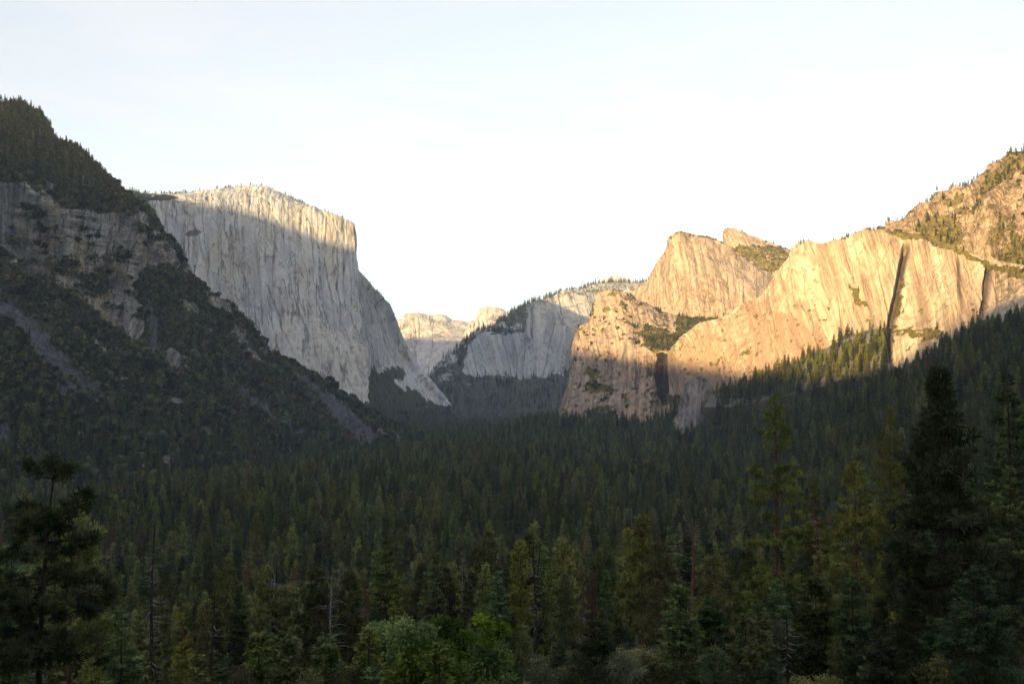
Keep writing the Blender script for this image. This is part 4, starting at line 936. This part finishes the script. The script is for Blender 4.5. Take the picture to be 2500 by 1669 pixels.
FS *= np.where((FP[:, 1] > 1300) & (FP[:, 1] < 2800), np.interp(FP[:, 0] - _toe, [0, 120, 300], [0.36, 0.6, 1.0]), 1.0)
FR = RNG.uniform(0, 6.28, n)
HK = np.array([36, 40, 30, 41, 37, 33, 34, 17.0, 34])
tops = np.stack([FP[:, 0], FP[:, 1], FZ + HK[FK] * FS * 0.97], -1)
tpx, tpy = proj(tops)
order = np.argsort(FP[:, 1])
inframe = (tpx > 10) & (tpx < 2490) & (tpy < 1640)
single = [i for i in order if inframe[i]][:190]
PROTO = {}
def ordinal(n):
    if n <= 18: return ORD[n - 1]
    tens = {2: 'twent', 3: 'thirt', 4: 'fort', 5: 'fift', 6: 'sixt', 7: 'sevent', 8: 'eight', 9: 'ninet'}
    if n == 19: return 'nineteenth'
    if n == 100: return 'hundredth'
    if n > 100: return 'hundred and ' + ordinal(n - 100)
    return tens[n // 10] + ('ieth' if n % 10 == 0 else 'y-' + ORD[n % 10 - 1])
near = {}
for i in single:
    h = min(range(len(HERO)), key=lambda q: abs(HERO[q][0] - tpx[i]) + 0.35 * abs(HERO[q][1] - tpy[i]))
    near.setdefault((h, tpx[i] > HERO[h][0], KINDS[FK[i]][4]), []).append(i)
LAB = {}
for (h, right, what), lst in near.items():
    lst.sort(key=lambda i: abs(tpx[i] - HERO[h][0]))
    for q, i in enumerate(lst):
        o_ = '' if len(lst) == 1 else (ORD[q] + ' ' if q < len(ORD) else 'outer ')
        LAB[i] = f"{o_}{what} to the {'right' if right else 'left'} of {HERO[h][3]}"
GRP = {'fir_tree': 'firs of the near forest', 'pine_tree': 'pines of the near forest', 'dead_tree': 'dead trees of the near forest', 'oak_tree': 'oaks of the near forest'}
def put(i, k, loc, rz, s, label):
    nm, (lf, wd), lm, bm, _w, _p = KINDS[k]
    if k not in PROTO:
        r = build_tree(nm, lf, wd, lm, bm, loc, rz); r.scale = (s, s, s); PROTO[k] = r
    else:
        r = copy_tree(PROTO[k], loc, rz, (s * RNG.uniform(0.85, 1.12), s * RNG.uniform(0.85, 1.12), s))
    tag(r, label, 'tree', GRP[nm])
    return r
for i in single:
    put(i, FK[i], (FP[i, 0], FP[i, 1], FZ[i]), FR[i], FS[i], LAB[i])
for k in range(len(KINDS)):          # every kind needs one standing example
    if k not in PROTO:
        i = next(j for j in order if FK[j] == k and inframe[j] and j not in single)
        single.append(i); put(i, k, (FP[i, 0], FP[i, 1], FZ[i]), FR[i], FS[i], KINDS[k][4] + ' standing alone in its kind in the near forest')

# one small bush and one far tree on show serve the scattered growth too
_b = broadleaf(301, 5.0, 3.7, 14, 1500, 0.7, 0.5, low=0.0, flat=0.7)
bush = build_tree('shrub', _b[0], _b[1], L_BRUSH, B_DARK, (*spot(330, 300)[:2], spot(330, 300)[2] - .2)); tag(bush, 'rounded olive shrub in a gap of the near forest on the left', 'shrub')
PROTO['bush'] = bush
_b = broadleaf(302, 4.4, 4.2, 12, 1400, 0.7, 0.5, low=0.0, flat=0.6)
bush2 = build_tree('shrub', _b[0], _b[1], L_GREY, B_DARK, (*spot(560, 330)[:2], spot(560, 330)[2] - .2)); tag(bush2, 'grey-green rounded shrub in a gap of the near forest', 'shrub')
PROTO['bush2'] = bush2

def scatter(name, P, rz, scl, idx, keys, label, cat):
    me = bpy.data.meshes.new(name); me.vertices.add(len(P)); me.vertices.foreach_set('co', np.ascontiguousarray(P, np.float32).ravel())
    for an, av, ty in (('rz', rz, 'FLOAT'), ('scl', scl, 'FLOAT'), ('idx', idx, 'INT')):
        at = me.attributes.new(an, ty, 'POINT'); at.data.foreach_set('value', np.ascontiguousarray(av, np.int32 if ty == 'INT' else np.float32))
    o = bpy.data.objects.new(name, me); COL.objects.link(o)
    g = bpy.data.node_groups.new(name + '_scatter', 'GeometryNodeTree')
    g.interface.new_socket('Geometry', in_out='INPUT', socket_type='NodeSocketGeometry')
    g.interface.new_socket('Geometry', in_out='OUTPUT', socket_type='NodeSocketGeometry')
    nn, ll = g.nodes, g.links
    gi = nn.new('NodeGroupInput'); go = nn.new('NodeGroupOutput'); ip = nn.new('GeometryNodeInstanceOnPoints')
    def na(nm, ty):
        a = nn.new('GeometryNodeInputNamedAttribute'); a.data_type = ty; a.inputs['Name'].default_value = nm
        return [s for s in a.outputs if s.name == 'Attribute' and s.enabled][0]
    jo = nn.new('GeometryNodeJoinGeometry')
    for k in reversed(keys):
        j = nn.new('GeometryNodeJoinGeometry')
        for ch in PROTO[k].children:
            oi = nn.new('GeometryNodeObjectInfo'); oi.transform_space = 'ORIGINAL'; oi.inputs['Object'].default_value = ch
            ll.new(oi.outputs['Geometry'], j.inputs[0])
        ti = nn.new('GeometryNodeGeometryToInstance'); ll.new(j.outputs[0], ti.inputs[0]); ll.new(ti.outputs[0], jo.inputs[0])
    ll.new(gi.outputs[0], ip.inputs['Points']); ll.new(jo.outputs[0], ip.inputs['Instance'])
    ip.inputs['Pick Instance'].default_value = True
    ll.new(na('idx', 'INT'), ip.inputs['Instance Index'])
    cx = nn.new('ShaderNodeCombineXYZ'); ll.new(na('rz', 'FLOAT'), cx.inputs[2])
    er = nn.new('FunctionNodeEulerToRotation'); ll.new(cx.outputs[0], er.inputs[0]); ll.new(er.outputs[0], ip.inputs['Rotation'])
    ll.new(na('scl', 'FLOAT'), ip.inputs['Scale'])
    ll.new(ip.outputs[0], go.inputs[0])
    md = o.modifiers.new('scatter', 'NODES'); md.node_group = g
    tag(o, label, cat, None, 'stuff')
    return o

rest = np.ones(n, bool); rest[single] = False
NK = list(range(len(KINDS)))
scatter('forest', np.stack([FP[:, 0], FP[:, 1], FZ], -1)[rest], FR[rest], FS[rest], FK[rest], NK, 'dense dark conifer forest filling the valley floor and lower slopes', 'forest')

# ------------------------------------------------------------------ growth on the landforms
def sample(LF, count, weight):
    G, nr, veg, px, py, nb = LF
    a = G[1:, 1:] - G[:-1, :-1]; b = G[1:, :-1] - G[:-1, 1:]
    area = 0.5 * np.linalg.norm(np.cross(a, b), axis=-1) * np.abs(nr[:-1, :-1, 2] * 0.7 + 0.3)
    wt = area * weight(px, py, veg, nr, G)[:-1, :-1]
    tot = wt.sum()
    if tot <= 0: return np.zeros((0, 3))
    c = RNG.choice(wt.size, count, p=(wt / tot).ravel()); i, j = np.unravel_index(c, wt.shape)
    u, v = RNG.random((2, count, 1))
    return (G[i, j] * (1 - u) + G[i + 1, j] * u) * (1 - v) + (G[i, j + 1] * (1 - u) + G[i + 1, j + 1] * u) * v

def frame(px, py): return (px > -60) & (px < 2560) & (py < 1700)
# left hillside: brush, oaks and scattered conifers
wl = lambda px, py, v, nr, G: (v > 0.42) * frame(px, py) * (0.35 + v)
P1 = sample(LEFT, 12500, wl)
k1 = RNG.choice(2, len(P1), p=[0.7, 0.3]); s1 = RNG.lognormal(0.0, 0.28, len(P1)) * np.interp(P1[:, 1], [1000, 2400], [1.9, 1.85])
scatter('brush', P1 - [0, 0, 0.8], RNG.uniform(0, 6.28, len(P1)), s1, k1, ['bush', 'bush2'], 'olive brush covering the hillside and its chutes edges', 'brush')
def wc(px, py, v, nr, G):
    up = inpoly(px, py, [(-60, 230), (60, 250), (150, 330), (230, 390), (300, 470), (150, 440), (0, 400), (-60, 390)])
    low = smooth(960, 1120, py - 0.06 * px) * (v > 0.4)
    return (up * 2.2 + low * 1.0 + 0.03 * (v > 0.5)) * frame(px, py)
P2 = sample(LEFT, 6800, wc)
k2 = RNG.choice(6, len(P2), p=[.30, .20, .34, .08, .05, .03]); s2 = np.clip(RNG.normal(0.66, 0.18, len(P2)), 0.25, 1.05)
s2 = s2 * np.where(P2[:, 2] > 230, 0.85, 1.0)
scatter('hillside_trees', P2 - [0, 0, 0.5], RNG.uniform(0, 6.28, len(P2)), s2, k2, NK[:6], 'conifers thinning out up the left hillside', 'woods')
# distant wooded ridge, cliff tops, sunlit ledges
Q, KQ, SQ = [], [], []
def add(P, kinds, p, s, sd):
    Q.append(P); KQ.append(RNG.choice(kinds, len(P), p=p)); SQ.append(np.clip(RNG.normal(s, sd, len(P)), s * 0.45, s * 1.7))
add(sample(MID, 3600, lambda px, py, v, nr, G: (v > 0.45) * (1.0 - 0.65 * smooth(860, 900, py))), [0, 1, 2], [.4, .3, .3], 0.85, 0.2)
add(sample(ELCAP, 1500, lambda px, py, v, nr, G: (v > 0.5) * 1.0 * (px > 890)), [0, 2], [.5, .5], 0.5, 0.15)
def crest(LF, x0, x1, count, rows=3):
    G, nr, veg, px, py, nb = LF
    sel = np.zeros(px.shape); sel[max(nb - rows, 0):nb + 2] = 1
    return sample(LF, count, lambda a, b, v, n2, g: sel * (a > x0) * (a < x1) * smooth(-0.1, 0.35, fbm(g / 45, 3, 97)))
add(crest(ELCAP, 300, 870, 340, 4), [0, 2, 3], [.2, .3, .5], 0.26, 0.12)
add(crest(ELCAP, 873, 1000, 30, 2), [0, 2], [.5, .5], 0.3, 0.1)
add(crest(LEFT, 0, 520, 160, 3), [0, 2], [.6, .4], 0.28, 0.12)
add(crest(R5, 2150, 2560, 75, 3), [0, 1, 3], [.2, .3, .5], 0.30, 0.11)
add(crest(R2, 1600, 1800, 40, 2), [0, 2], [.5, .5], 0.25, 0.08)
add(crest(R3, 1770, 1940, 22, 2), [0, 2], [.5, .5], 0.3, 0.08)
add(crest(R4, 1940, 2150, 40, 2), [0, 2], [.5, .5], 0.25, 0.08)
add(crest(R1, 1450, 1560, 30, 2), [0, 2], [.5, .5], 0.25, 0.08)
add(sample(R5, 420, lambda px, py, v, nr, G: (v > 0.55) * 1.0 * frame(px, py)), [0, 1, 3], [.3, .3, .4], 0.42, 0.16)
add(sample(SCREE, 520, lambda px, py, v, nr, G: (px > 1745) * (px < 2165) * smooth(0, 40, py - np.interp(px, [1745, 1880, 2006, 2083, 2140], [960, 908, 852, 818, 800]))), [0, 1, 3, 8], [.15, .15, .15, .55], 0.9, 0.2)
add(sample(R4, 160, lambda px, py, v, nr, G: (px > 1640) * (px < 1880) * (py > 945) * 1.0), [0, 1, 2], [.4, .3, .3], 0.75, 0.15)
add(sample(R4, 260, lambda px, py, v, nr, G: (v > 0.55) * 1.0 * frame(px, py)), [0, 2], [.5, .5], 0.3, 0.12)
add(sample(R1, 900, lambda px, py, v, nr, G: (v > 0.6) * 1.0), [0, 2, 7], [.3, .3, .4], 0.36, 0.12)
Qa = np.concatenate(Q); Ka = np.concatenate(KQ); Sa = np.concatenate(SQ)
scatter('ridge_trees', Qa - [0, 0, 0.6], RNG.uniform(0, 6.28, len(Qa)), Sa, Ka, NK, 'small far trees on the ridges, cliff tops and ledges', 'woods')
B = np.concatenate([sample(R1, 1500, lambda px, py, v, nr, G: (v > 0.5) * 1.0), sample(R3, 500, lambda px, py, v, nr, G: (v > 0.5) * 1.0), sample(R2, 260, lambda px, py, v, nr, G: (v > 0.5) * 1.0),
    sample(R4, 450, lambda px, py, v, nr, G: (v > 0.5) * frame(px, py)), sample(R5, 1300, lambda px, py, v, nr, G: (v > 0.45) * frame(px, py))])
scatter('ledge_shrubs', B - [0, 0, 0.6], RNG.uniform(0, 6.28, len(B)), np.clip(RNG.normal(0.85, 0.3, len(B)), 0.4, 1.8), RNG.choice(2, len(B)), ['bush', 'bush2'], 'shrubs dotted over the sunlit rock ledges', 'shrubs')
# conifers on the talus below the gully: each one catches the light and can be counted
PS = sample(SCREE, 1200, lambda px, py, v, nr, G: (px > 1745) * (px < 2165) * smooth(0, 45, py - np.interp(px, [1745, 1880, 2006, 2083, 2140], [960, 908, 852, 818, 800])) + 0.0)
sp, spy = proj(PS)
cap = np.interp(sp, [1745, 1800, 1880, 1959, 2013, 2075, 2141, 2160], [930, 915, 880, 853, 826, 783, 778, 790])
chosen = []
for i in range(len(PS)):
    if all(np.hypot(*(PS[i, :2] - PS[j, :2])) > 6.0 for j in chosen): chosen.append(i)
chosen = chosen[:95]
chosen.sort(key=lambda i: sp[i])
for q, i in enumerate(chosen):
    k = int(RNG.choice([0, 1, 3, 8], p=[.2, .15, .15, .5]))
    s = float(np.clip(RNG.normal(1.05, 0.2), 0.6, 1.4))
    zt_ = topz(cap[i] - 4, PS[i, 1]); s = min(s, max(0.42, (zt_ - PS[i, 2]) / HK[k]))
    r = put(i, k, tuple(PS[i] - [0, 0, .5]), float(RNG.uniform(0, 6.28)), s, '')
    lit = spy[i] < 860
    tag(r, f"{ordinal(len(chosen) - q)} tree from the gully along the talus, {KINDS[k][4]}", 'tree', 'conifers on the talus below the gully')


# ------------------------------------------------------------------ haze
def haze(density):
    x0, x1, y0, y1, z0, z1 = -9000, 9000, -8400, 11800, float(GZ.min()) - 1.0, 2600
    V = np.array([(x, y, z) for z in (z0, z1) for y in (y0, y1) for x in (x0, x1)], float)
    Fc = np.array([(0, 2, 3, 1), (4, 5, 7, 6), (0, 1, 5, 4), (2, 6, 7, 3), (0, 4, 6, 2), (1, 3, 7, 5)])
    m, k, out = new_mat('valley_air')
    v = k.new('ShaderNodeVolumePrincipled'); v.inputs['Density'].default_value = density
    v.inputs['Color'].default_value = (0.78, 0.88, 1.0, 1); v.inputs['Anisotropy'].default_value = 0.0
    k.link(v.outputs[0], out.inputs['Volume'])
    o = mesh_obj('haze', V, Fc, m)
    tag(o, 'thin blue evening haze filling the valley air', 'haze', None, 'stuff')
haze(4.1e-5)

# ------------------------------------------------------------------ camera, sun, sky
cam = bpy.data.cameras.new('camera'); co = bpy.data.objects.new('camera', cam); COL.objects.link(co)
co.location = (0, 0, 0); co.rotation_euler = (math.pi / 2 + PITCH, 0, 0)
cam.sensor_width = 36; cam.lens = 36 * F / 2500; cam.clip_start = 0.5; cam.clip_end = 60000
scene.camera = co
sun = bpy.data.lights.new('sun', 'SUN'); so = bpy.data.objects.new('sun', sun); COL.objects.link(so)
Ld = Vector((LH[0] * math.cos(SUN_EL), LH[1] * math.cos(SUN_EL), -math.sin(SUN_EL)))
so.rotation_euler = Ld.to_track_quat('-Z', 'Y').to_euler()
so.location = (-800, -1500, 1500)
sun.energy = 4.9; sun.angle = math.radians(0.45); sun.color = (1.0, 0.68, 0.28)
w = bpy.data.worlds.new('World'); scene.world = w; w.use_nodes = True
nt = w.node_tree
for n in list(nt.nodes): nt.nodes.remove(n)
kw = N(w)
sk = kw.new('ShaderNodeTexSky', sky_type='NISHITA'); sk.sun_disc = False
sk.sun_elevation = SUN_EL; sk.sun_rotation = math.pi + BETA
sk.altitude = 1300; sk.air_density = 1.0; sk.dust_density = 1.0; sk.ozone_density = 1.2
tc = kw.new('ShaderNodeTexCoord').outputs['Generated']
cl = kw.noise(tc, (2.2, 1.3, 14.0), 7, 0.62, 0.8)           # thin high veil of cloud, faintly streaked
veil = kw.math('ADD', 0.32, kw.math('MULTIPLY', kw.ramp(cl, 0.35, 0.75), 0.22))
skc = kw.mix(veil, sk.outputs[0], (2.45, 2.2, 2.1))
bg = kw.new('ShaderNodeBackground'); bg.inputs['Strength'].default_value = 0.094
kw.link(skc, bg.inputs['Color'])
wo = kw.new('ShaderNodeOutputWorld'); kw.link(bg.outputs[0], wo.inputs['Surface'])

scene.view_settings.view_transform = 'Standard'; scene.view_settings.look = 'None'
scene.view_settings.exposure = 2.25; scene.view_settings.gamma = 1.0
scene.render.engine = 'CYCLES'
scene.cycles.use_denoising = True; scene.cycles.denoising_prefilter = 'NONE'
scene.cycles.max_bounces = 5; scene.cycles.diffuse_bounces = 3; scene.cycles.transmission_bounces = 2
scene.cycles.volume_bounces = 0; scene.cycles.transparent_max_bounces = 4
scene.cycles.caustics_reflective = False; scene.cycles.caustics_refractive = False
